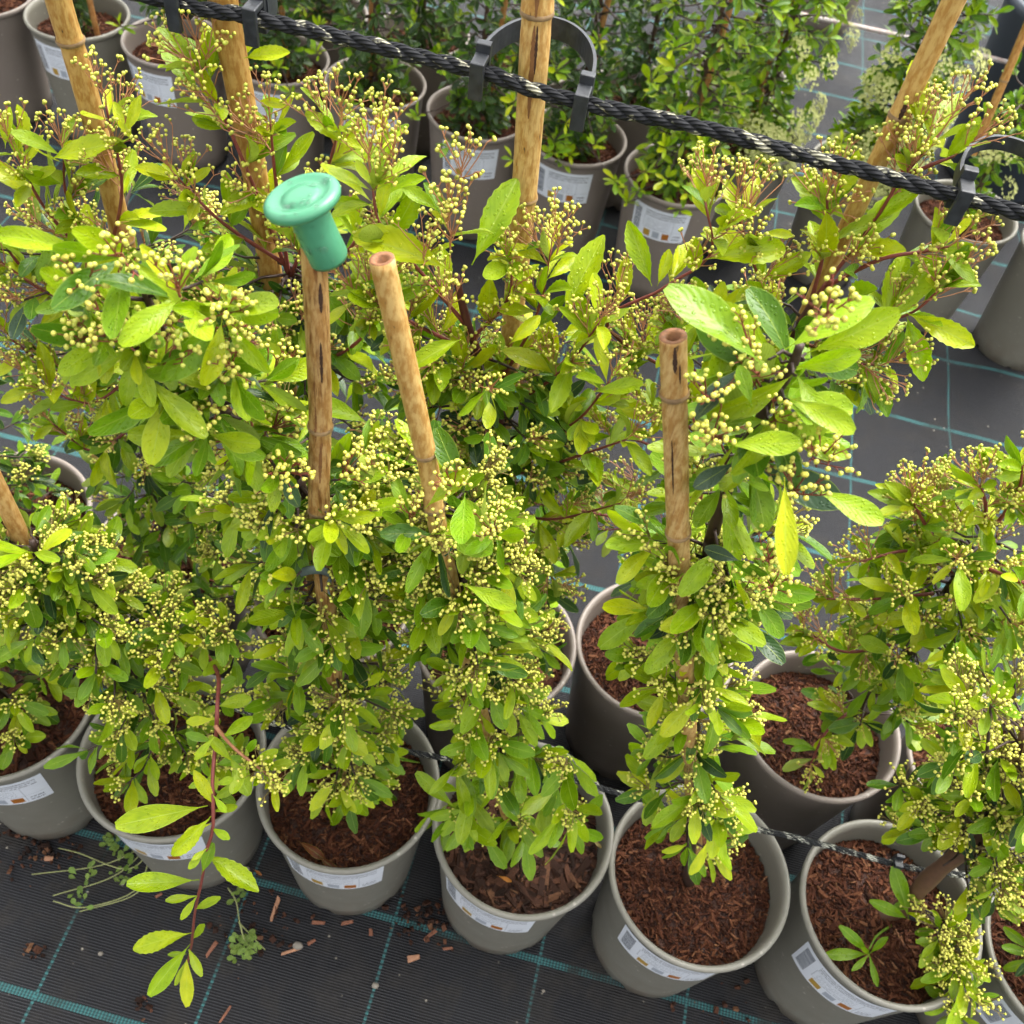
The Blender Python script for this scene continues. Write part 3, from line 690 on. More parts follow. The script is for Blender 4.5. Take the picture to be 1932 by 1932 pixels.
def ico():
    t = (1+5**.5)/2; v = [nrm(x) for x in ((-1, t, 0), (1, t, 0), (-1, -t, 0), (1, -t, 0), (0, -1, t), (0, 1, t), (0, -1, -t), (0, 1, -t), (t, 0, -1), (t, 0, 1), (-t, 0, -1), (-t, 0, 1))]
    f = [(0, 11, 5), (0, 5, 1), (0, 1, 7), (0, 7, 10), (0, 10, 11), (1, 5, 9), (5, 11, 4), (11, 10, 2), (10, 7, 6), (7, 1, 8), (3, 9, 4), (3, 4, 2), (3, 2, 6), (3, 6, 8), (3, 8, 9), (4, 9, 5), (2, 4, 11), (6, 2, 10), (8, 6, 7), (9, 8, 1)]
    cache, nf = {}, []
    def mid(a, b):
        k = tuple(sorted((a, b)))
        if k not in cache: v.append(nrm(v[a]+v[b])); cache[k] = len(v)-1
        return cache[k]
    for a, b, c in f:
        x, y, z = mid(a, b), mid(b, c), mid(c, a); nf += [(a, x, z), (b, y, x), (c, z, y), (x, y, z)]
    return np.array(v), np.array(nf)
ICO_V, ICO_F = ico()
def bud_shape():
    """closed bud: round crown on a tapering green cup; +Z is the tip"""
    v = ICO_V.copy(); z = v[:, 2]
    k = np.where(z < 0, 1-.42*z*z, 1.0)[:, None]; v[:, :2] *= k; v[:, 2] = np.where(z < 0, z*1.22, z*.92)
    t = np.clip((z+.75)/1.1, 0, 1)[:, None]
    c = np.array([.14, .18, .014])*(1-t)+np.array([.52, .49, .070])*t
    tip = np.clip((z-.93)/.07, 0, 1)[:, None]; c = c*(1-tip)+np.array([.42, .34, .12])*tip
    return v, c
BUD_V, BUD_C = bud_shape()
BUD_MESH = quadmesh('flower_bud', BUD_V, ICO_F, [M_BUD], col=BUD_C)
def cluster(seed, style):
    """corymb of closed buds; +Z is its axis. returns stalk mesh, joined buds mesh, list of bud matrices"""
    rr = random.Random(seed); V, F, B = [], [], []
    def seg(pts, r):
        v, f = tube(pts, r, 4, cap=False, off=len(V)); V.extend(v); F.extend(f)
    L = {'open': .026, 'mid': .017, 'tight': .011}[style]*rr.uniform(.85, 1.2)
    ax = smooth_path([(0, 0, 0), (rr.uniform(-.002, .002), rr.uniform(-.002, .002), L*.6), (rr.uniform(-.003, .003), rr.uniform(-.003, .003), L)], 5)
    seg(ax, [.0009, .0008, .0007, .0006, .0005])
    nb = {'open': 9, 'mid': 9, 'tight': 9}[style]+rr.randint(-2, 2); spread = {'open': (.018, .034), 'mid': (.014, .026), 'tight': (.013, .027)}[style]
    for i in range(nb):
        t = .35+.65*i/max(1, nb-1); o = ax[0]*(1-t)+ax[-1]*t
        az = i*2.4+rr.uniform(-.4, .4); pol = rr.uniform(.55, 1.05)*(1.25-t*.85); l = rr.uniform(*spread)*(1.15-.4*t)
        d = np.array([math.sin(pol)*math.cos(az), math.sin(pol)*math.sin(az), math.cos(pol)])
        m = o+d*l*.6+np.array([0, 0, .08*l]); e = o+d*l+np.array([0, 0, .22*l])
        seg([o, m, e], [.00055, .0005, .00045])
        for j in range(rr.randint(2, 5)):
            pd = nrm(d+.85*np.array([rr.uniform(-1, 1), rr.uniform(-1, 1), rr.uniform(-.2, 1)])); pl = rr.uniform(.004, .0085)
            s0 = e if j < 3 else m; q = s0+pd*pl
            seg([s0, q], [.00042, .0004])
            r = rr.uniform(.0014, .0020)*(.98 if style == 'tight' else 1)
            z = pd; x = nrm(np.cross(z, (.3, .6, .2))); y = np.cross(z, x); M = np.eye(4); M[:3, 0], M[:3, 1], M[:3, 2] = x*r, y*r, z*r; M[:3, 3] = q+z*r*.9
            B.append(M)
    st = mk('flower_stalks', V, F, [M_STALK])
    bv = np.vstack([BUD_V@M[:3, :3].T+M[:3, 3] for M in B]); bf = np.vstack([ICO_F+len(BUD_V)*i for i in range(len(B))])
    jb = quadmesh('bud_head', bv, bf, [M_BUD], col=np.vstack([BUD_C*random.uniform(.88, 1.1) for _ in B]))
    return st, jb, B
CL = {s: [cluster(100*i+j, s) for j in range(7)] for i, s in enumerate(('open', 'mid', 'tight'))}
def flower_head(seed):
    """frothy open cream blossom head for the far shrubs"""
    rr = random.Random(seed); V, F = [], []
    n = 0
    for i in range(46):
        r = .026*math.sqrt(rr.random()); a = rr.uniform(0, 6.283); c = np.array([r*math.cos(a), r*math.sin(a), .016*(1-(r/.026)**2)+rr.uniform(-.003, .003)])
        for p in range(5):
            b = p*1.2566+rr.uniform(-.2, .2); d = np.array([math.cos(b), math.sin(b), .35]); e = np.cross(d, (0, 0, 1)); e = nrm(e)
            V += [c, c+d*.0022+e*.0014, c+d*.0040+np.array([0, 0, .0003]), c+d*.0022-e*.0014]; F.append((n, n+1, n+2, n+3)); n += 4
    return quadmesh('blossom', V, F, [M_BLOSSOM])
M_BLOSSOM = simple('cream_petals', (.46, .48, .16), .6, 200, .4, .7)
FLOWERS = [flower_head(i) for i in range(3)]
V, F = tube([(0, 0, 0), (.02, .33, .015), (.0, .66, -.01), (0, 1, 0)], [.010, .009, .0075, .006], 6); TWIG = mk('twig', V, F, [M_WOOD])

YEL, LIME, GREEN, MIDG, DARK, BLUE = (.365, .445, .006), (.240, .355, .004), (.140, .262, .004), (.060, .145, .005), (.024, .062, .012), (.034, .066, .036)
PINK, RED, WOODC, OLIVEC = (.42, .185, .085), (.22, .045, .032), (.045, .022, .014), (.22, .16, .045)
def jit(c, a=.14):
    f = random.uniform(1-a, 1+a); return (c[0]*f*random.uniform(.92, 1.08), c[1]*f, c[2]*f)
def pick(pal):
    x = random.random()*sum(w for _, w in pal)
    for c, w_ in pal:
        x -= w_
        if x <= 0: return jit(c)
    return jit(pal[-1][0])
PAL_TOP = [(YEL, 4), (LIME, 4), (GREEN, 1)]
PAL_COL = [(LIME, 5), (GREEN, 4), (YEL, 1.5), (MIDG, 1.5), (DARK, .25)]
PAL_MID = [(GREEN, 4), (MIDG, 4), (LIME, 2), (DARK, 1.6), (BLUE, .8)]
PAL_FAR = [(DARK, 7), (MIDG, 2.4), (BLUE, 2), (GREEN, .5)]
PAL_FARL = [(MIDG, 4), (GREEN, 4), (LIME, 3), (DARK, 2)]

def dep(x, y, d):
    return CAM+(RT*(x-966)/FPX-UP*(y-966)/FPX+FW)*d
CLEAR = []
for P3, a_, hw_, f0 in ((cA, .50, 22, .25), (cB, .50, 26, .3), (cC, .42, 26, .25), (cG, .34, 22, .12), (cD, .48, 24, .12), (cE, .45, 20, .12), (cF, .52, 24, .10), (cH, .5, 20, .1)):
    CLEAR.append((np.array([proj(q) for q in P3[int(a_*89):]]), hw_, f0))
def in_front_of_cane(p, keep=None):
    x, y, z = proj(p)
    for L, hw_, f0 in CLEAR:
        d = np.hypot(L[:, 0]-x, L[:, 1]-y); i = d.argmin()
        if d[i] < hw_ and z < L[i, 2]+.01: return random.random() > (f0 if keep is None else keep)
    return False
class Shrub:
    def __init__(s, name, base, label, group):
        s.base = np.asarray(base, float); s.e = empty(name, base, label, 'shrub', group); s.leaf, s.cl, s.tw = [], [], []
        s.limit = 300
    def stem(s, pts, r0, r1, color, name='stem', n=24, sides=8):
        p = smooth_path(pts, n); rad = np.linspace(r0, r1, n)*(1+.08*np.sin(np.arange(n)*1.7))
        V, F = tube(p-s.base, rad, sides); ob(name, mk('shrub_'+name, V, F, [M_WOOD]), s.e, None, color); return p
    def add_leaf(s, p, d, n, L, pal, kinds, color=None):
        s.leaf.append((basis(d, n, L, p), random.choice(kinds), color or pick(pal)))
    def hero(s, q0, q1, Y, kk, color, f=.985, up=.45):
        a = at(*q0, Y); b = dep(*q1, proj(a)[2]*f)
        s.add_leaf(a, b-a, CAMDIR(a)+np.array([0, .05, up])+rng.normal(0, .18, 3), np.linalg.norm(b-a), PAL_TOP, kk if isinstance(kk, list) else [kk], jit(color, .06))
    def add_cluster(s, p, ax, style, color=(1, 1, 1), stalk=PINK, scale=1.0):
        z = nrm(ax); x = nrm(np.cross(z, (.2, .9, .1))); y = np.cross(z, x); a = random.uniform(0, 6.283)
        x, y = x*math.cos(a)+y*math.sin(a), -x*math.sin(a)+y*math.cos(a)
        M = np.eye(4); M[:3, 0], M[:3, 1], M[:3, 2], M[:3, 3] = x*scale, y*scale, z*scale, p
        s.cl.append((M, style, random.randrange(7), color, stalk))
    def twig(s, a, b, th=1.0, color=WOODC):
        d = b-a; L = np.linalg.norm(d); M = basis(d, (.3, .2, .9), L, a); M[:3, 0] *= th*.16/L*.9*.05/.05*.8 if False else 1
        k = th*.0018/(.010*L); M[:3, 0] *= k; M[:3, 2] *= k
        s.tw.append((M, color))
    def tuft(s, p, out, n, L, pal, kinds, style=None, stalk=PINK, flat=.5, droop=0., clscale=1.0, budc=(1, 1, 1)):
        out = nrm(out); t1 = nrm(np.cross(out, (.11, .23, .97))); t2 = np.cross(out, t1); ph = random.uniform(0, 6.283)
        for i in range(n):
            a = ph+i*2.4+random.uniform(-.35, .35); sp = random.uniform(.45, 1.15)
            d = nrm(out*math.cos(sp)+(t1*math.cos(a)+t2*math.sin(a))*math.sin(sp)+np.array([0, 0, -droop*random.uniform(.3, 1)]))
            side = nrm(np.array([0, 0, 1.0])*flat+out*.55+CAMDIR(p)*.30+rng.normal(0, .48, 3))
            q = p-out*random.uniform(0, .016)
            s.add_leaf(q, d, side, L*random.uniform(.62, 1.18), pal, kinds)
        if style:
            s.add_cluster(p, nrm(out*.7+np.array([0, 0, .75])+CAMDIR(p)*.25), style, budc, stalk, clscale)
            if style == 'tight' and random.random() < .75: s.add_cluster(p-out*.012, nrm(out*.5+np.array([0, 0, .5])+CAMDIR(p)*.3+rng.normal(0, .6, 3)), style, budc, stalk, clscale)
    def column(s, path, R0, R1, n, L, pal, kinds, style, t0=.0, t1=1.0, clp=.7, leaves=(4, 7), stalk=OLIVEC, back=.45, droop=.35, budc=(1.12, 1.12, 1.2), clscale=1.0, th=1.0, flat=.5):
        path = np.asarray(path)
        for i in range(n):
            t = t0+(t1-t0)*((i+random.uniform(-.4, .4))/n); t = min(max(t, 0), 1); f = t*(len(path)-1); k = min(int(f), len(path)-2); b = path[k]+(path[k+1]-path[k])*(f-k)
            az = i*2.3999+random.uniform(-.3, .3); out = np.array([math.cos(az), math.sin(az), random.uniform(-.05, .55)])
            if out@CAMDIR(b) < -.15 and random.random() > back: continue
            rr_ = (R0+(R1-R0)*t)*random.choice((.5, .75, .9, 1.0))*random.uniform(.85, 1.1)
            tip = b+nrm(out)*max(.012, rr_-L*.55)
            s.twig(b, tip, th)
            s.tuft(tip, nrm(out), random.randint(*leaves), L, pal, kinds, style if random.random() < clp else None, stalk, flat, droop, clscale, budc)
            if rr_ > .07 and random.random() < .7:
                m = b+(tip-b)*.55; s.tuft(m, nrm(out+rng.normal(0, .5, 3)), random.randint(2, 4), L*.85, PAL_MID if pal is PAL_COL else pal, kinds, None, droop=droop)
    def shoot(s, pts, r, n, L, pal=PAL_TOP, kinds=YOUNG, color=RED, style='open', clp=.62, tip=True, clscale=1.0, start=.15, leaves=(2, 4), stalk=PINK, budc=(.90, .95, .70), tipn=4):
        p = s.stem(pts, r, r*.45, color, 'branch', 20, 6)
        for i in range(n):
            t = start+(1-start)*(i+.3*random.random())/n; f = t*18.99; k = int(f); b = p[k]+(p[min(k+1, 19)]-p[k])*(f-k); d = nrm(p[min(k+1, 19)]-p[max(k-1, 0)])
            az = i*2.4+random.uniform(-.4, .4); t1 = nrm(np.cross(d, (.2, .1, .97))); t2 = np.cross(d, t1); out = nrm(d*.55+t1*math.cos(az)+t2*math.sin(az)+np.array([0, 0, .25]))
            has = random.random() < clp
            for j in range(random.randint(*leaves)):
                dd = nrm(out+rng.normal(0, .35, 3)); nn = nrm(np.array([0, 0, .9])+CAMDIR(b)*.3-dd*.2+rng.normal(0, .35, 3))
                s.add_leaf(b, dd, nn, L*random.uniform(.7, 1.3)*(1-.2*(t > .85)), pal, kinds)
            if has: s.add_cluster(b, nrm(out+np.array([0, 0, .5])), style, budc, stalk, clscale*random.uniform(.85, 1.1))
        if tip: s.tuft(p[-1], nrm(p[-1]-p[-4]), tipn, L*.9, pal, kinds, style, stalk, .4, 0, clscale, budc)
        return p
    window = None
    def finish(s):
        if s.window:
            wx, wy, wr = s.window
            s.leaf = [q for q in s.leaf if np.hypot(*(np.array(proj(q[0][:3, 3]+q[0][:3, 1]*.55)[:2])-(wx, wy))) > wr]
            s.cl = [q for q in s.cl if np.hypot(*(np.array(proj(q[0][:3, 3]+q[0][:3, 2]*.02)[:2])-(wx, wy))) > wr]
        s.leaf = [q for q in s.leaf if q[1] in (99,) or not (in_front_of_cane(q[0][:3, 3]+q[0][:3, 1]*.55) or in_front_of_cane(q[0][:3, 3]+q[0][:3, 1]*.9, .5))]
        s.cl = [q for q in s.cl if not in_front_of_cane(q[0][:3, 3]+q[0][:3, 2]*.02)]
        # the leaves that show largest stay single; what is left over is one joined part
        sc = []
        for M, k, c in s.leaf:
            x, y, z = proj(M[:3, 3]+M[:3, 1]*.5); L = np.linalg.norm(M[:3, 1]); inside = (-80 < x < 2012 and -80 < y < 2012)
            rad = (M[:3, 3]-s.base)@CAMDIR(M[:3, 3]); sc.append(L/max(z, .2)*(1 if inside else .35)*(1+2.2*max(-.4, rad)))
        order = np.argsort(-np.array(sc)) if sc else []
        for j in order[:s.limit]:
            M, k, c = s.leaf[j]; M = M.copy(); M[:3, 3] -= s.base; ob('leaf', LEAVES[k], s.e, M, c)
        rest = order[s.limit:]
        if len(rest):
            V, Q, U, C = [], [], [], []; n = 0
            for j in rest:
                M, k, c = s.leaf[j]; v, f, u = LEAF_LOW[k]; V.append(v@M[:3, :3].T+M[:3, 3]-s.base); Q.append(f+n); U.append(u); C.append(np.tile(c, (len(v), 1))); n += len(v)
            o = ob('inner_foliage', quadmesh('inner_foliage', np.vstack(V), np.vstack(Q), [M_LEAFJ], np.vstack(U), col=np.vstack(C)), s.e); o['kind'] = 'stuff'
        for M, c in s.tw:
            M = M.copy(); M[:3, 3] -= s.base; ob('twig', TWIG, s.e, M, c)
        nbud = 0
        for M, style, v, col, stalk in sorted(s.cl, key=lambda q: proj(q[0][:3, 3])[2]):
            x, y, z = proj(M[:3, 3]); M = M.copy(); M[:3, 3] -= s.base
            if style == 'flower':
                o = ob('blossom_head', FLOWERS[v % 3], s.e, M); o['kind'] = 'stuff'; continue
            st, jb, B = CL[style][v]; c = ob('bud_cluster', st, s.e, M, stalk)
            if z < .93 and nbud+len(B) <= 300 and 0 < x < 1932 and 0 < y < 1932:
                for b in B: ob('bud', BUD_MESH, c, b, tuple(q*random.uniform(.9, 1.08) for q in col))
                nbud += len(B)
            else:
                o = ob('bud_head', jb, c, None, col); o['kind'] = 'stuff'
def CAMDIR(p):
    return nrm(CAM-np.asarray(p))
FG, MG, BGp = 'firethorn shrubs in the front row', 'firethorn shrubs in the second row', 'shrubs in the far row'
def soil(k, dx=0, dy=0): return np.array((PX[k][0]+dx, PX[k][1]+dy, SOIL_Z-.01))

# ---- front row
def front_row():
    # P1: bushy, mostly beyond the frame
    s = Shrub('firethorn_shrub', soil('P1'), 'bright lime firethorn shrub over the chunky bark pot', FG)
    p = s.stem([soil('P1'), (-.715, .50, .45), (-.72, .50, .68)], .006, .003, WOODC)
    s.column(p, .13, .08, 70, .046, PAL_COL, ADULT, 'tight', .12, 1, .8); s.finish()
    # P2: leans out, one long red shoot hangs down in front
    s = Shrub('firethorn_shrub', soil('P2'), 'lime firethorn shrub with a long bare red shoot hanging in front', FG)
    p = s.stem([soil('P2'), at(300, 1330, .49), at(200, 1200, .49), at(90, 1090, .49), at(60, 1020, .49)], .007, .003, WOODC)
    s.column(p, .135, .07, 125, .046, PAL_COL, ADULT, 'tight', .10, .93, .85)
    s.tuft(at(60, 1040, .47), (0, -.2, 1), 7, .055, PAL_TOP, ADULT, 'mid', OLIVEC)
    q = s.stem([at(300, 1285, .50), at(372, 1232, .52), at(410, 1268, .47), at(410, 1330, .405), at(407, 1400, .385), at(401, 1470, .35), at(402, 1560, .315), at(388, 1610, .298), at(382, 1655, .285), at(368, 1720, .27), at(360, 1790, .258), at(346, 1842, .25)], .0026, .0014, RED, 'branch', 40, 8)
    for x, y, Y in ((385, 1210, .50), (350, 1240, .49), (425, 1190, .50), (330, 1200, .49), (400, 1160, .52), (300, 1180, .5), (440, 1240, .5)): s.tuft(at(x, y, Y), (.2, -.5, .6), 6, .045, PAL_COL, ADULT, 'tight', OLIVEC)
    # its leaves, from the top down: (stalk point, tip point, length scale, colour)
    for (bx, by, by_Y), (tx, ty, tz), kk, cc_ in (((404, 1390, .38), (372, 1428, .37), 0, LIME), ((415, 1395, .38), (470, 1355, .37), 8, LIME), ((404, 1520, .33), (372, 1462, .30), 10, YEL), ((392, 1520, .33), (243, 1552, .29), 8, LIME),
            ((398, 1540, .32), (330, 1610, .30), 9, YEL), ((396, 1560, .315), (428, 1580, .30), 2, LIME), ((392, 1600, .30), (366, 1620, .29), 2, YEL), ((388, 1610, .30), (475, 1672, .27), 11, LIME), ((376, 1660, .28), (258, 1668, .25), 8, LIME),
            ((380, 1650, .28), (398, 1600, .25), 3, GREEN), ((372, 1690, .275), (345, 1730, .27), 3, LIME), ((368, 1715, .27), (400, 1700, .26), 9, LIME), ((362, 1760, .262), (272, 1782, .24), 9, YEL), ((360, 1780, .26), (300, 1852, .245), 8, LIME), ((352, 1810, .255), (352, 1880, .25), 11, YEL), ((356, 1790, .256), (374, 1830, .25), 10, LIME),
            ((430, 1420, .38), (465, 1490, .36), 2, LIME), ((470, 1450, .37), (515, 1420, .36), 0, LIME), ((440, 1440, .37), (400, 1395, .36), 8, LIME)):
        g_ = 1.15 if by < 1700 else 1.32; tx, ty = bx+(tx-bx)*g_, by+(ty-by)*g_; s.hero((bx, by), (tx, ty), by_Y, {9: 8, 11: 10, 8: 4, 3: 0}.get(kk, kk), cc_, .99, .2)
    s.stem([at(406, 1370, .385), at(440, 1410, .38), at(490, 1450, .37), at(520, 1475, .365)], .0022, .0012, PINK, 'branch', 12, 6)
    for i, y in enumerate(range(1290, 1560, 22)):
        x = 410-(y-1290)*.045; Y = .462-(y-1290)*.00055
        s.hero((x, y), (x+random.choice((-1, 1))*random.uniform(28, 62), y+random.uniform(-28, 34)), Y, [0, 2, 4, 7], random.choice((LIME, LIME, YEL, GREEN)), .99, .3)
    for x, y in ((470, 1440), (520, 1475), (500, 1462)): s.tuft(at(x, y, .37), (.5, -.4, .3), 4, .036, PAL_TOP, ADULT, 'tight' if x > 480 else None, OLIVEC)
    for q0, q1, Y, kk in (((396, 1545, ), (350, 1585), .32, 4), ((388, 1600), (356, 1640), .30, 2), ((372, 1690), (312, 1700), .275, 4), ((360, 1775), (385, 1745), .26, 2), ((352, 1800), (318, 1800), .255, 8), ((404, 1480), (440, 1470), .34, 2), ((402, 1500), (428, 1535), .33, 4), ((350, 1815), (330, 1860), .252, 10)): s.hero(q0, q1, Y, kk, LIME, .99, .2)
    s.finish()
    # P3: column round the capped cane, top branch leaning out with big buds
    s = Shrub('firethorn_shrub', soil('P3'), 'firethorn shrub with the fattest pale buds, round the capped cane', FG)
    p = s.stem([soil('P3'), at(640, 1330, .52), at(622, 1150, .52), at(600, 1000, .52), at(560, 900, .52)], .008, .005, WOODC)
    s.window = (598, 1096, 52)
    s.column(p, .105, .10, 118, .050, PAL_COL, ADULT, 'tight', .03, .98, .85)
    q = s.stem([at(560, 900, .52), at(470, 820, .50), at(400, 750, .49), at(350, 690, .485), at(300, 610, .48), at(255, 510, .475)], .0045, .0026, WOODC, 'branch')
    s.column(q, .085, .065, 44, .050, PAL_COL, ADULT, 'mid', .02, .95, .8, (3, 6), RED, .5, .2, (1.08, 1.06, 1.05), 1.1)
    for x, y, Y in ((235, 490, .46), (160, 560, .45), (340, 560, .45), (200, 640, .45), (420, 600, .47), (300, 700, .44), (390, 820, .45), (440, 700, .47)):
        s.tuft(at(x, y, Y), CAMDIR(at(x, y, Y))+rng.normal(0, .4, 3), 6, .056, PAL_COL, ADULT, 'mid', RED, clscale=1.1)
    s.hero((172, 478), (-20, 432), .45, 3, LIME)
    s.finish()
    # P4: column up the smooth tan cane
    s = Shrub('firethorn_shrub', soil('P4'), 'firethorn shrub with glossy low leaves over the dark leaf litter', FG)
    p = s.stem([soil('P4'), at(950, 1400, .53), at(900, 1200, .535), at(860, 1050, .54), at(815, 920, .54)], .008, .004, WOODC)
    s.column(p, .095, .09, 84, .050, PAL_COL, ADULT, 'tight', .22, .97, .9)
    for i in range(32):
        x, y = random.uniform(840, 1080), random.uniform(1385, 1585); a = at(x, y, random.uniform(.46, .55))
        if a[2] < .30: a[2] = .30
        s.tuft(a, np.array([random.uniform(-.4, .6), -.5, .3]), 4, .062, [(LIME, 3), (GREEN, 4)], [0, 3, 4, 6], 'tight' if i % 5 == 0 else None, OLIVEC, .5, .55)
    for x, y, Y in ((860, 930, .50), (775, 985, .50), (930, 1010, .5), (900, 1130, .5), (800, 1130, .5)):
        s.tuft(at(x, y, Y), CAMDIR(at(x, y, Y))+rng.normal(0, .4, 3), 5, .056, PAL_COL, ADULT, 'mid', RED)
    for (x0, y0), (x1, y1), Y in (((870, 1100), (975, 1150), .46), ((800, 960), (885, 885), .48)):
        s.hero((x0, y0), (x1, y1), Y, 4, LIME)
    s.finish()
    # P5: narrow column, large leaves on top
    s = Shrub('firethorn_shrub', soil('P5'), 'narrow firethorn shrub with broad glossy leaves up the red-ended cane', FG)
    p = s.stem([soil('P5'), at(1308, 1500, .525), at(1312, 1300, .53), at(1322, 1130, .53), at(1340, 1020, .535)], .008, .0055, WOODC)
    s.column(p, .082, .085, 74, .054, PAL_COL, ADULT, 'tight', .14, 1, .85)
    q = s.stem([at(1340, 1020, .535), at(1380, 900, .535), at(1440, 780, .53), at(1490, 700, .53), at(1510, 650, .53)], .0055, .003, WOODC, 'branch')
    s.column(q, .075, .055, 26, .062, [(LIME, 5), (GREEN, 4), (MIDG, 1), (BLUE, .5)], [0, 2, 4, 5, 7], 'mid', .0, .9, .55, (3, 4), RED, .6, .15)
    for (x0, y0), (x1, y1), Y, kk, c_ in (((1440, 690), (1266, 528), .50, 7, GREEN), ((1480, 660), (1650, 560), .50, 0, LIME), ((1365, 840), (1512, 835), .46, 2, LIME), ((1490, 750), (1622, 815), .48, 5, LIME),
            ((1330, 830), (1372, 640), .49, 3, LIME), ((1530, 920), (1668, 985), .48, 2, LIME), ((1480, 900), (1484, 1085), .46, 3, YEL), ((1420, 770), (1395, 690), .48, 2, GREEN), ((1320, 860), (1235, 945), .47, 0, LIME), ((1400, 905), (1450, 925), .47, 2, GREEN),
            ((1390, 870), (1310, 920), .50, 2, BLUE), ((1400, 1060), (1330, 1035), .49, 2, BLUE), ((1470, 820), (1600, 860), .50, 2, LIME)):
        s.hero((x0, y0), (x1, y1), Y, kk, c_)
    for x, y, Y in ((1490, 640, .48), (1330, 760, .48), (1345, 830, .47), (1540, 880, .48), (1555, 600, .49), (1500, 935, .47), (1440, 1060, .48), (1450, 1110, .48)):
        s.add_cluster(at(x, y, Y+.02), CAMDIR(at(x, y, Y))+np.array([0, 0, .5]), 'mid', (1.05, 1.05, 1), RED, 1.1)
    s.finish()
    # P6: thick bent trunk
    s = Shrub('firethorn_shrub', soil('P6'), 'firethorn shrub with a thick bent trunk and a drooping low tuft', FG)
    p = s.stem([soil('P6', .0, .01), atz(1705, 1712, .30), at(1745, 1665, .56), at(1800, 1618, .565), at(1860, 1575, .57), at(1900, 1480, .57), at(1940, 1380, .57)], .014, .007, (.13, .065, .035))
    s.window = (1775, 1652, 62)
    s.column(p, .09, .115, 95, .044, PAL_COL, ADULT, 'tight', .55, 1, .9)
    for x, y, Y in ((1740, 1520, .53), (1790, 1440, .52), (1760, 1570, .54), (1830, 1500, .52), (1830, 1400, .52), (1890, 1560, .52), (1700, 1480, .55), (1900, 1640, .52), (1800, 1350, .54), (1870, 1330, .54)):
        a = at(x, y, Y); s.twig(at(1860, 1575, .57), a, 1.4); s.tuft(a, np.array([-.4, -.5, .4])+rng.normal(0, .3, 3), 6, .042, PAL_COL, ADULT, 'tight', OLIVEC)
    q = s.stem([at(1712, 1700, .555), at(1765, 1740, .53), at(1805, 1800, .50), at(1812, 1850, .47), at(1800, 1900, .45)], .004, .002, WOODC, 'branch')
    s.column(q, .055, .05, 26, .044, [(LIME, 5), (GREEN, 2), (YEL, 1)], ADULT, 'tight', .2, 1, .75, back=.3)
    s.hero((1805, 1880), (1795, 1975), .44, 0, LIME)
    q = s.stem([atz(1690, 1740, .265), atz(1655, 1765, .285), atz(1640, 1790, .30)], .0022, .0012, GREEN, 'branch', 10, 6)
    for tx, ty in ((1560, 1800), (1592, 1750), (1655, 1862), (1630, 1790), (1672, 1770), (1690, 1640), (1648, 1700), (1610, 1830)):
        s.hero((1640 if ty > 1740 else 1715, 1800 if ty > 1740 else 1735), (tx, ty), float(atz(1640, 1795, .30)[1]) if ty > 1740 else .53, [6, 3], GREEN)
    s.finish()
    # P7: at the frame's edge
    s = Shrub('firethorn_shrub', soil('P7'), 'low leafy firethorn shrub in the pot beyond the bent trunk', FG)
    p = s.stem([soil('P7'), (.84, .55, .42), (.85, .55, .62)], .006, .003, WOODC)
    s.column(p, .11, .09, 34, .046, PAL_COL, ADULT, 'tight', .05, 1, .6); s.finish()
front_row()

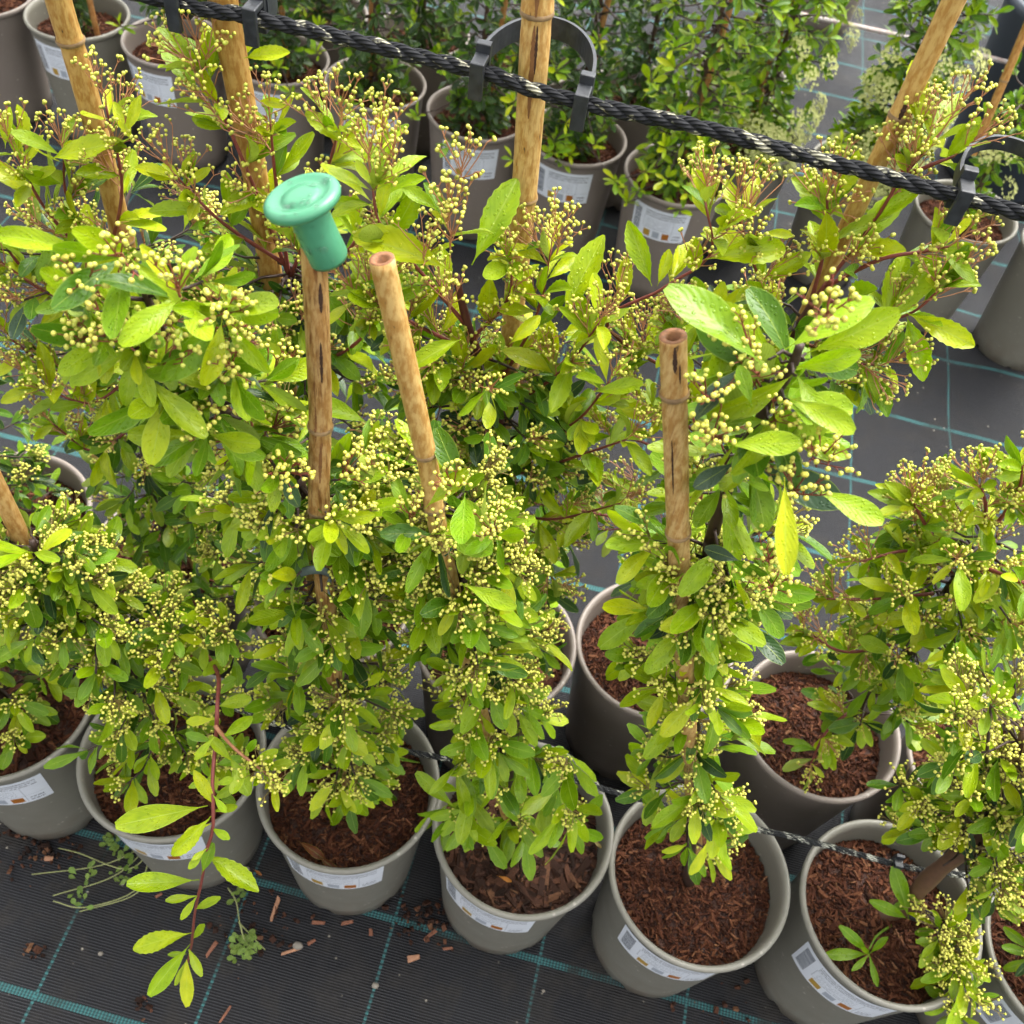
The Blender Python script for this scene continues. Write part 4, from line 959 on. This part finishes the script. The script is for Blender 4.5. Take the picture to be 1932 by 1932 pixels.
# ---- second row
def second_row():
    s = Shrub('firethorn_shrub', soil('R1'), 'low firethorn shrub with dark small leaves behind the chunky bark pot', MG)
    p = s.stem([soil('R1'), (-.90, .80, .5), (-.93, .80, .95)], .006, .003, WOODC)
    s.column(p, .12, .11, 80, .040, [(DARK, 3), (MIDG, 3), (GREEN, 2)], SMALL+[0], 'tight', .03, 1, .25); s.finish()
    # R2: tall, round the evenly mottled cane
    s = Shrub('firethorn_shrub', soil('R2'), 'tall firethorn shrub with pink-stalked tips round the evenly mottled cane', MG)
    p = s.stem([soil('R2'), (-.60, .80, .55), at(235, 600, .80), at(190, 480, .79)], .008, .004, WOODC)
    s.column(p, .10, .14, 130, .048, PAL_MID, ADULT, 'mid', .06, 1, .55, stalk=PINK)
    for pts, n in (([at(200, 520, .78), at(90, 400, .76), at(30, 290, .76)], 6), ([at(200, 500, .79), at(230, 360, .78), at(200, 200, .78)], 6), ([at(190, 520, .78), at(110, 560, .74), at(-20, 480, .72)], 5), ([at(210, 500, .78), at(130, 380, .77), at(120, 290, .77)], 5), ([at(200, 560, .77), at(60, 520, .74), at(-30, 400, .74)], 5), ([at(240, 620, .77), at(120, 700, .72), at(20, 640, .70)], 5), ([at(260, 700, .76), at(170, 760, .70), at(60, 720, .68)], 5), ([at(280, 780, .77), at(180, 850, .72), at(100, 800, .70)], 4)):
        s.shoot(pts, .0024, n, .048)
    for (x0, y0), (x1, y1), Y in (((95, 300), (220, 265), .74), ((250, 270), (215, 190), .76), ((240, 250), (265, 180), .75), ((10, 280), (15, 200), .75)):
        s.hero((x0, y0), (x1, y1), Y, [8, 10], YEL)
    s.finish()
    # R3: round the thick ochre cane
    s = Shrub('firethorn_shrub', soil('R3'), 'tall firethorn shrub reaching the double clip on the ochre cane', MG)
    p = s.stem([soil('R3'), (-.345, .80, .55), at(575, 640, .80), at(545, 500, .80)], .008, .004, WOODC)
    s.column(p, .14, .13, 150, .048, PAL_MID, ADULT, 'mid', .03, 1, .55, stalk=PINK)
    for pts, n in (([at(545, 520, .79), at(470, 330, .78), at(400, 170, .78), at(380, 120, .78)], 8), ([at(540, 500, .79), at(420, 420, .76), at(330, 330, .75)], 6), ([at(550, 520, .79), at(600, 380, .78), at(640, 240, .78)], 6), ([at(560, 560, .79), at(690, 430, .77), at(720, 270, .77)], 7), ([at(545, 520, .79), at(520, 340, .78), at(510, 230, .78)], 5), ([at(560, 640, .77), at(450, 640, .73), at(400, 560, .72)], 5), ([at(580, 700, .76), at(680, 640, .72), at(730, 540, .72)], 5), ([at(580, 800, .75), at(490, 800, .7), at(430, 750, .7)], 4)):
        s.shoot(pts, .0024, n, .046)
    for i in range(30):
        a = at(random.uniform(330, 500), random.uniform(880, 1200), random.uniform(.70, .80)); a[2] = max(a[2], .33)
        s.twig(np.array([-.40, .80, max(.3, a[2]-.05)]), a); s.tuft(a, np.array([random.uniform(-.6, .2), -.7, .3]), 6, .046, PAL_MID, ADULT, 'tight' if i % 3 == 0 else None, OLIVEC)
    for (x0, y0), (x1, y1), Y, c_ in (((460, 110), (542, 95), .79, YEL), ((380, 190), (298, 55), .78, LIME), ((490, 190), (535, 195), .78, YEL), ((660, 280), (575, 205), .77, YEL), ((440, 120), (480, 60), .81, YEL)):
        s.hero((x0, y0), (x1, y1), Y, [9, 8], c_)
    s.finish()
    # R4: round the ringed cane
    s = Shrub('firethorn_shrub', soil('R4'), 'dark-hearted firethorn shrub with red stems round the ringed cane', MG)
    p = s.stem([soil('R4'), at(955, 1080, .80), at(958, 900, .79), at(930, 745, .77), at(885, 620, .75), at(860, 520, .74)], .008, .0035, (.10, .022, .02))
    s.column(p, .12, .125, 125, .050, PAL_MID, ADULT, 'mid', .05, .72, .55, stalk=PINK, budc=(1, 1, .95))
    for pts, n in (([at(930, 750, .77), at(870, 700, .74), at(800, 680, .72)], 5), ([at(925, 770, .77), at(830, 810, .72), at(740, 840, .69)], 5), ([at(885, 620, .75), at(800, 520, .73), at(720, 430, .72), at(700, 330, .73)], 8), ([at(930, 745, .77), at(1010, 600, .77), at(1040, 470, .78)], 7), ([at(940, 780, .77), at(1060, 700, .75), at(1130, 610, .75)], 6), ([at(955, 860, .78), at(1080, 800, .74), at(1150, 720, .73)], 6), ([at(955, 900, .78), at(1060, 870, .73), at(1180, 830, .72)], 5), ([at(890, 640, .75), at(960, 560, .76), at(960, 470, .77)], 5), ([at(860, 650, .75), at(760, 600, .72), at(680, 560, .71)], 6), ([at(955, 960, .78), at(1040, 980, .74), at(1170, 950, .72)], 4), ([at(955, 960, .78), at(1010, 1050, .74), at(1050, 1100, .72)], 4)):
        s.shoot(pts, .0024, n, .050, clp=.55)
    s.tuft(at(845, 430, .72), (0, -.1, 1), 3, .05, PAL_TOP, YOUNG, 'open', PINK, clscale=1.2)
    for (x0, y0), (x1, y1), Y, kk, c_ in (((850, 510), (655, 428), .70, 9, YEL), ((890, 500), (980, 330), .72, 8, LIME), ((900, 520), (1055, 388), .71, 10, LIME), ((830, 400), (760, 350), .72, 8, LIME), ((870, 640), (770, 690), .68, 9, LIME), ((960, 650), (1020, 595), .70, 9, YEL), ((930, 740), (920, 808), .68, 2, YEL), ((700, 800), (585, 752), .64, 0, LIME), ((1060, 600), (1140, 440), .76, 10, LIME), ((1110, 740), (1215, 725), .72, 4, LIME)):
        s.hero((x0, y0), (x1, y1), Y, kk, c_)
    for x, y, Y in ((850, 440, .71), (800, 470, .70), (870, 330, .73), (740, 300, .73), (1050, 450, .77), (850, 560, .70)):
        s.add_cluster(at(x, y+30, Y), (0, -.2, 1), 'open', (1, 1, .9), PINK, 1.05)
    s.finish()
    # R5: round the slanting cane
    s = Shrub('firethorn_shrub', soil('R5'), 'open firethorn shrub with wide red shoots round the slanting cane', MG)
    p = s.stem([soil('R5'), at(1290, 1080, .85), at(1380, 850, .84), at(1480, 660, .83), at(1540, 560, .83)], .008, .0035, (.09, .028, .02))
    s.column(p, .10, .11, 66, .050, PAL_MID, ADULT, 'mid', .08, .9, .5, stalk=PINK)
    for pts, n in (([at(1180, 980, .80), at(1080, 960, .78), at(1010, 950, .76)], 3), ([at(1330, 960, .84), at(1240, 850, .80), at(1150, 820, .78)], 5), ([at(1400, 820, .84), at(1260, 700, .81), at(1190, 660, .80)], 5), ([at(1420, 780, .84), at(1150, 625, .80), at(1250, 545, .80), at(1340, 480, .80), at(1330, 380, .80)], 9), ([at(1480, 660, .83), at(1430, 520, .82), at(1390, 400, .82)], 6), ([at(1530, 570, .83), at(1560, 450, .83), at(1560, 370, .83)], 6), ([at(1560, 540, .83), at(1660, 490, .81), at(1740, 475, .80), at(1790, 465, .79)], 3), ([at(1550, 560, .83), at(1650, 600, .80), at(1720, 590, .79), at(1790, 530, .79)], 6), ([at(1540, 560, .83), at(1640, 430, .84), at(1690, 350, .84), at(1715, 285, .85)], 5), ([at(1690, 345, .84), at(1740, 290, .84), at(1775, 250, .85)], 2), ([at(1690, 340, .84), at(1760, 310, .83), at(1800, 295, .83)], 1), ([at(1500, 640, .82), at(1600, 680, .78), at(1660, 690, .77)], 5), ([at(1460, 700, .83), at(1360, 620, .80), at(1300, 600, .79)], 4), ([at(1340, 940, .84), at(1260, 930, .80), at(1170, 930, .78)], 5), ([at(1380, 860, .84), at(1290, 800, .80), at(1210, 760, .79)], 6), ([at(1300, 1060, .84), at(1220, 1000, .80), at(1140, 1000, .78)], 4), ([at(1410, 800, .83), at(1330, 720, .80), at(1260, 640, .79)], 5)):
        s.shoot(pts, .0023, n, .052, clp=.65, leaves=(1, 3))
    for (x0, y0), (x1, y1), Y, kk, c_ in (((1710, 590), (1845, 655), .78, 8, YEL), ((1330, 490), (1495, 460), .78, 9, YEL), ((1230, 540), (1185, 415), .79, 10, LIME), ((1240, 540), (1265, 470), .78, 11, YEL), ((1440, 440), (1495, 440), .80, 9, YEL), ((1590, 490), (1725, 350), .82, 10, LIME), ((1600, 420), (1500, 330), .83, 8, LIME), ((1720, 330), (1640, 220), .83, 9, YEL), ((1735, 250), (1725, 110), .84, 10, YEL), ((1665, 610), (1710, 470), .78, 8, LIME), ((1670, 620), (1770, 480), .77, 2, LIME), ((1330, 380), (1310, 315), .79, 11, YEL), ((1650, 380), (1640, 270), .83, 8, LIME)):
        s.hero((x0, y0), (x1, y1), Y, kk, c_)
    s.finish()
    # R6
    s = Shrub('firethorn_shrub', soil('R6'), 'rounded yellow-topped firethorn shrub above the open black fabric', MG)
    p = s.stem([soil('R6', .03), at(1700, 1250, .80), at(1790, 1110, .79), at(1875, 1020, .78)], .008, .004, WOODC)
    s.column(p, .11, .135, 104, .052, [(LIME, 5), (GREEN, 4), (YEL, 2), (MIDG, 2), (DARK, .5)], ADULT, 'mid', .14, 1, .85, stalk=PINK, budc=(1.05, 1.05, 1))
    for pts, n in (([at(1800, 1080, .78), at(1720, 1040, .76), at(1620, 1060, .74)], 6), ([at(1850, 1020, .78), at(1860, 960, .77), at(1850, 915, .77)], 5), ([at(1880, 990, .78), at(1920, 930, .77), at(1930, 880, .77)], 5), ([at(1760, 1120, .78), at(1640, 1130, .74), at(1560, 1130, .73)], 6), ([at(1800, 1080, .78), at(1740, 980, .77), at(1720, 940, .77)], 6), ([at(1740, 1200, .78), at(1600, 1230, .72), at(1520, 1190, .72)], 5), ([at(1830, 1060, .76), at(1930, 1100, .70), at(1980, 1130, .69)], 6), ([at(1620, 1330, .78), at(1560, 1380, .73), at(1530, 1440, .70)], 4)):
        s.shoot(pts, .0028, n, .046, clp=.85)
    s.finish()
    s = Shrub('firethorn_shrub', soil('R7'), 'firethorn shrub standing behind the bent trunk, seen at its edge', MG)
    p = s.stem([soil('R7'), (.78, .80, .5), (.84, .80, .72)], .007, .004, WOODC)
    s.column(p, .11, .10, 40, .042, PAL_COL, ADULT, 'tight', .2, 1, .7); s.finish()
second_row()

# ---- far rows
def far(k, label, n, L, pal, lime=0, flowers=0, R0=.10, R1=.16, top=1.0, t0=.06, dx=0, group=BGp, base=None):
    b = soil(k); s = Shrub('evergreen_shrub', b, label, group); x, y = PX[k]
    p = s.stem([b, (x+dx*.3, y, .5), (x+dx, y, top)], .009, .004, (.09, .05, .03))
    s.column(p, R0, R1, int(n*2.6), L*1.12, pal, SMALL, None, t0, 1, 0, (6, 9), back=.5, droop=.15, th=1.3)
    for i in range(lime):
        t = random.uniform(.1, .75); a = p[int(t*23)]+np.array([random.uniform(-.14, .14), -R1*random.uniform(.7, 1.05), random.uniform(-.03, .03)])
        s.twig(p[int(t*23)], a, 1.2); s.tuft(a, np.array([random.uniform(-.4, .4), -.6, .8]), 7, L*1.15, [(LIME, 3), (YEL, 2), (GREEN, 2)], SMALL)
    for i in range(flowers):
        t = random.uniform(.06, .7); az = random.uniform(-2.7, .3); rf = (R0+(R1-R0)*t)*.93; a = p[int(t*23)]+np.array([math.cos(az)*rf, math.sin(az)*rf, random.uniform(-.03, .03)])
        s.add_cluster(a, nrm(np.array([math.cos(az), math.sin(az), .8])), 'flower', scale=random.uniform(.8, 1.2))
    s.finish()
far('B0', 'evergreen shrub with a pink stem over the end far-row pot', 26, .034, PAL_FARL, 2, 0, .07, .12, .9, .15)
far('B1', 'sparse dark evergreen shrub beside the thin cane in olive pot', 22, .036, PAL_FAR, 1, 0, .06, .10, .85, .05)
far('B2', 'small dark evergreen shrub between the mottled and ochre canes', 26, .034, PAL_FAR, 1, 0, .06, .11, .9, .3)
far('B3', 'dark evergreen shrub behind the ochre cane', 56, .033, PAL_FAR, 2, 0, .09, .15)
far('B4', 'dark evergreen shrub with a lime sprig at its foot', 64, .033, PAL_FAR, 3, 0, .09, .16)
far('B5', 'dense dark evergreen shrub under the rope and ring clip', 64, .033, PAL_FAR, 5, 0, .09, .16)
far('B6', 'dense dark evergreen shrub behind the ringed cane', 64, .033, PAL_FAR, 12, 0, .08, .16)
far('B7', 'evergreen shrub with many lime shoots by the rust-coloured cane', 66, .036, PAL_FARL, 16, 0, .08, .17, t0=.1)
far('B8', 'lime evergreen shrub edged with cream blossom', 60, .040, [(GREEN, 4), (LIME, 3), (MIDG, 3)], 4, 46, .12, .16)
far('B9', 'narrow evergreen column covered in cream blossom by the slanting cane', 105, .036, PAL_FARL, 5, 90, .11, .14, dx=.06)
far('B10', 'low green shrub in the pot with red compost', 14, .036, [(GREEN, 3), (MIDG, 3), (LIME, 1)], 0, 6, .05, .10, .62, .08)
far('B11', 'evergreen shrub with white blossom behind the curving clip arm', 60, .036, PAL_FARL, 3, 70, .10, .17, t0=.12)
far('C0', 'dark evergreen shrub in the dark rimmed pot behind', 40, .034, PAL_FAR, 0, 0, .08, .14, group='shrubs beyond the far row')
far('C1', 'dark evergreen shrub behind the pot with the lime sprig', 50, .034, PAL_FAR, 3, 0, .09, .16, group='shrubs beyond the far row')
far('C2', 'dark evergreen shrub behind the ring clip', 50, .034, PAL_FAR, 5, 0, .09, .16, group='shrubs beyond the far row')

far('C4', 'dark evergreen shrub behind the pot past the ochre cane', 50, .034, PAL_FAR, 2, 0, .09, .16, group='shrubs beyond the far row')
far('C5', 'dark evergreen shrub standing behind the rope', 50, .034, PAL_FAR, 3, 0, .09, .16, group='shrubs beyond the far row')
far('C6', 'dark evergreen shrub behind the lime shrub with cream flowers', 50, .034, PAL_FAR, 4, 0, .09, .16, group='shrubs beyond the far row')

# ------------------------------------------------------------------ litter on the fabric
def chip_thing(name, x, y, L, W, T, mat, rz, label, cat, group):
    v = chip_verts(L, W, T)@rotm(random.uniform(-.1, .1), random.uniform(-.06, .06), rz).T; p = atz(x, y, 0)
    v[:, 2] -= v[:, 2].min(); o = ob(name, quadmesh(name, v, CHIP_F, [mat], smooth=False)); o.location = (p[0], p[1], .0006)
    b = o.modifiers.new('bevel', 'BEVEL'); b.width = min(W, T)*.2; b.segments = 1
    return tag(o, label, cat, group)
M_CHIP = simple('bark_splinter', (.22, .085, .045), .7, 200, .8, .4)
M_CHIPL = simple('pale_splinter', (.36, .18, .10), .7, 200, .6, .5)
for x, y, L, W, rz in ((548, 1795, .034, .006, .6), (655, 1742, .020, .006, .4), (520, 1715, .04, .006, 1.6), (600, 1742, .022, .006, .2), (400, 1792, .03, .007, 1.3), (425, 1915, .028, .004, 1.3), (588, 1778, .014, .008, .8), (780, 1808, .02, .01, .5), (300, 1690, .012, .005, .9), (93, 1620, .014, .009, .3), (640, 1715, .016, .005, 1.2), (700, 1760, .012, .006, 1.9), (845, 1790, .018, .005, .3), (880, 1655, .012, .009, 0), (812, 1765, .026, .007, .9)):
    chip_thing('bark_splinter', x, y, L, W, .0035, random.choice((M_CHIP, M_CHIP, M_CHIPL)), rz, 'red-brown bark splinter fallen on the dark fabric', 'bark', 'bark splinters on the fabric')
for x, y, s_ in ((708, 1860, .006), (562, 1785, .008), (1190, 1720, .005), (465, 1640, .006), (1025, 1870, .003), (190, 1800, .004)):
    v = ICO_V*s_*np.array([1, .8, .6])*rng.uniform(.85, 1.15, (len(ICO_V), 3)); p = atz(x, y, 0); o = ob('grit_stone', quadmesh('grit_stone', v, ICO_F, [M_STONE])); o.location = (p[0], p[1], s_*.5)
    tag(o, 'small pale grit stone lying on the fabric', 'stone', 'grit stones on the fabric')
def crumbs():
    V, Q = [], []; n = 0
    for cx, cy, k, sp in ((470, 1765, 30, .03), (800, 1735, 70, .03), (30, 1600, 80, .045), (60, 1795, 18, .010), (270, 1900, 14, .010), (520, 1740, 24, .03), (1370, 1930, 30, .05), (120, 1590, 40, .03)):
        c = atz(cx, cy, 0)
        for _ in range(k):
            s_ = random.choice((.0016, .0025, .004, .006))*random.uniform(.6, 1.1); v = ICO_V[:12]*0+0
            v = chip_verts(s_*2, s_*1.5, s_)@rotm(*rng.uniform(0, 6, 3)).T+np.array([c[0]+random.gauss(0, sp), c[1]+random.gauss(0, sp*.7), s_*.35]); V.append(v); Q.append(CHIP_F+n); n += 8
    o = ob('compost_crumbs', quadmesh('compost_crumbs', np.vstack(V), np.vstack(Q), [M_MULCH_DARK], smooth=False)); tag(o, 'dark compost crumbs spilt on the fabric between pots', 'crumbs', kind='stuff')
crumbs()
def weed(pts_list, label, leaf_at, seed):
    random.seed(seed); c = atz(*pts_list[0][0], 0); e = empty('weed_sprig', c, label, 'weed', 'weed sprigs on the fabric')
    for pts in pts_list:
        q = smooth_path([atz(x, y, .004+.008*random.random()) for x, y in pts], 16)-c; V, F = tube(q, np.linspace(.0013, .0008, 16), 5); ob('stem', mk('weed_stem', V, F, [M_WEED]), e, None, (.30, .32, .12))
    for x, y, n in leaf_at:
        for i in range(n*2):
            p = atz(x+random.uniform(-16, 16), y+random.uniform(-14, 14), .004+.012*random.random())-c; a = random.uniform(0, 6.28)
            M = basis((math.cos(a), math.sin(a), random.uniform(-.1, .5)), (0, 0, 1), random.uniform(.009, .017), p); M[:3, 0] *= 1.6
            ob('leaf', LEAVES[2], e, M, jit((.16, .25, .05), .25))
weed([[(310, 1560), (290, 1640), (250, 1690), (150, 1720)], [(305, 1570), (220, 1650), (100, 1690)], [(300, 1580), (200, 1630), (60, 1650)], [(290, 1600), (240, 1640), (150, 1610), (110, 1600)], [(285, 1610), (255, 1680), (160, 1712), (100, 1700)]], 'uprooted trailing weed with feathery leaves beside the chunky bark pot', [(205, 1590, 9), (240, 1620, 6), (300, 1570, 8), (330, 1580, 6), (160, 1650, 4), (230, 1660, 4), (150, 1700, 4)], 3)
weed([[(430, 1675), (445, 1700), (452, 1740)], [(452, 1740), (462, 1775), (480, 1790)], [(450, 1740), (500, 1792)]], 'small withered weed clump with curled pale root', [(458, 1770, 9), (470, 1785, 8), (448, 1795, 5), (460, 1690, 5)], 5)
# dead leaves lying on the bark
for x, y, Y, c_, L, lb in ((938, 1652, .285, (.42, .15, .02), .022, 'orange dead leaf on the dark leaf litter'), (1115, 1582, .285, (.34, .25, .10), .02, 'tan dead leaf at the edge of the leaf litter'), (478, 1640, .003, (.30, .10, .02), .017, 'orange-brown leaf on the fabric between two front pots'), (560, 1585, .275, (.16, .05, .014), .048, 'large glossy brown dead leaf in the capped cane pot'), (598, 1612, .275, (.11, .036, .012), .040, 'darker brown dead leaf beside the large glossy one')):
    p = atz(x, y, Y+.006); o = ob('dead_leaf', LEAVES[1], None, basis((random.choice((-1, 1)), random.uniform(-.5, .1), .02), (0, -.1, 1), L, p), c_); tag(o, lb, 'leaf', 'dead leaves')
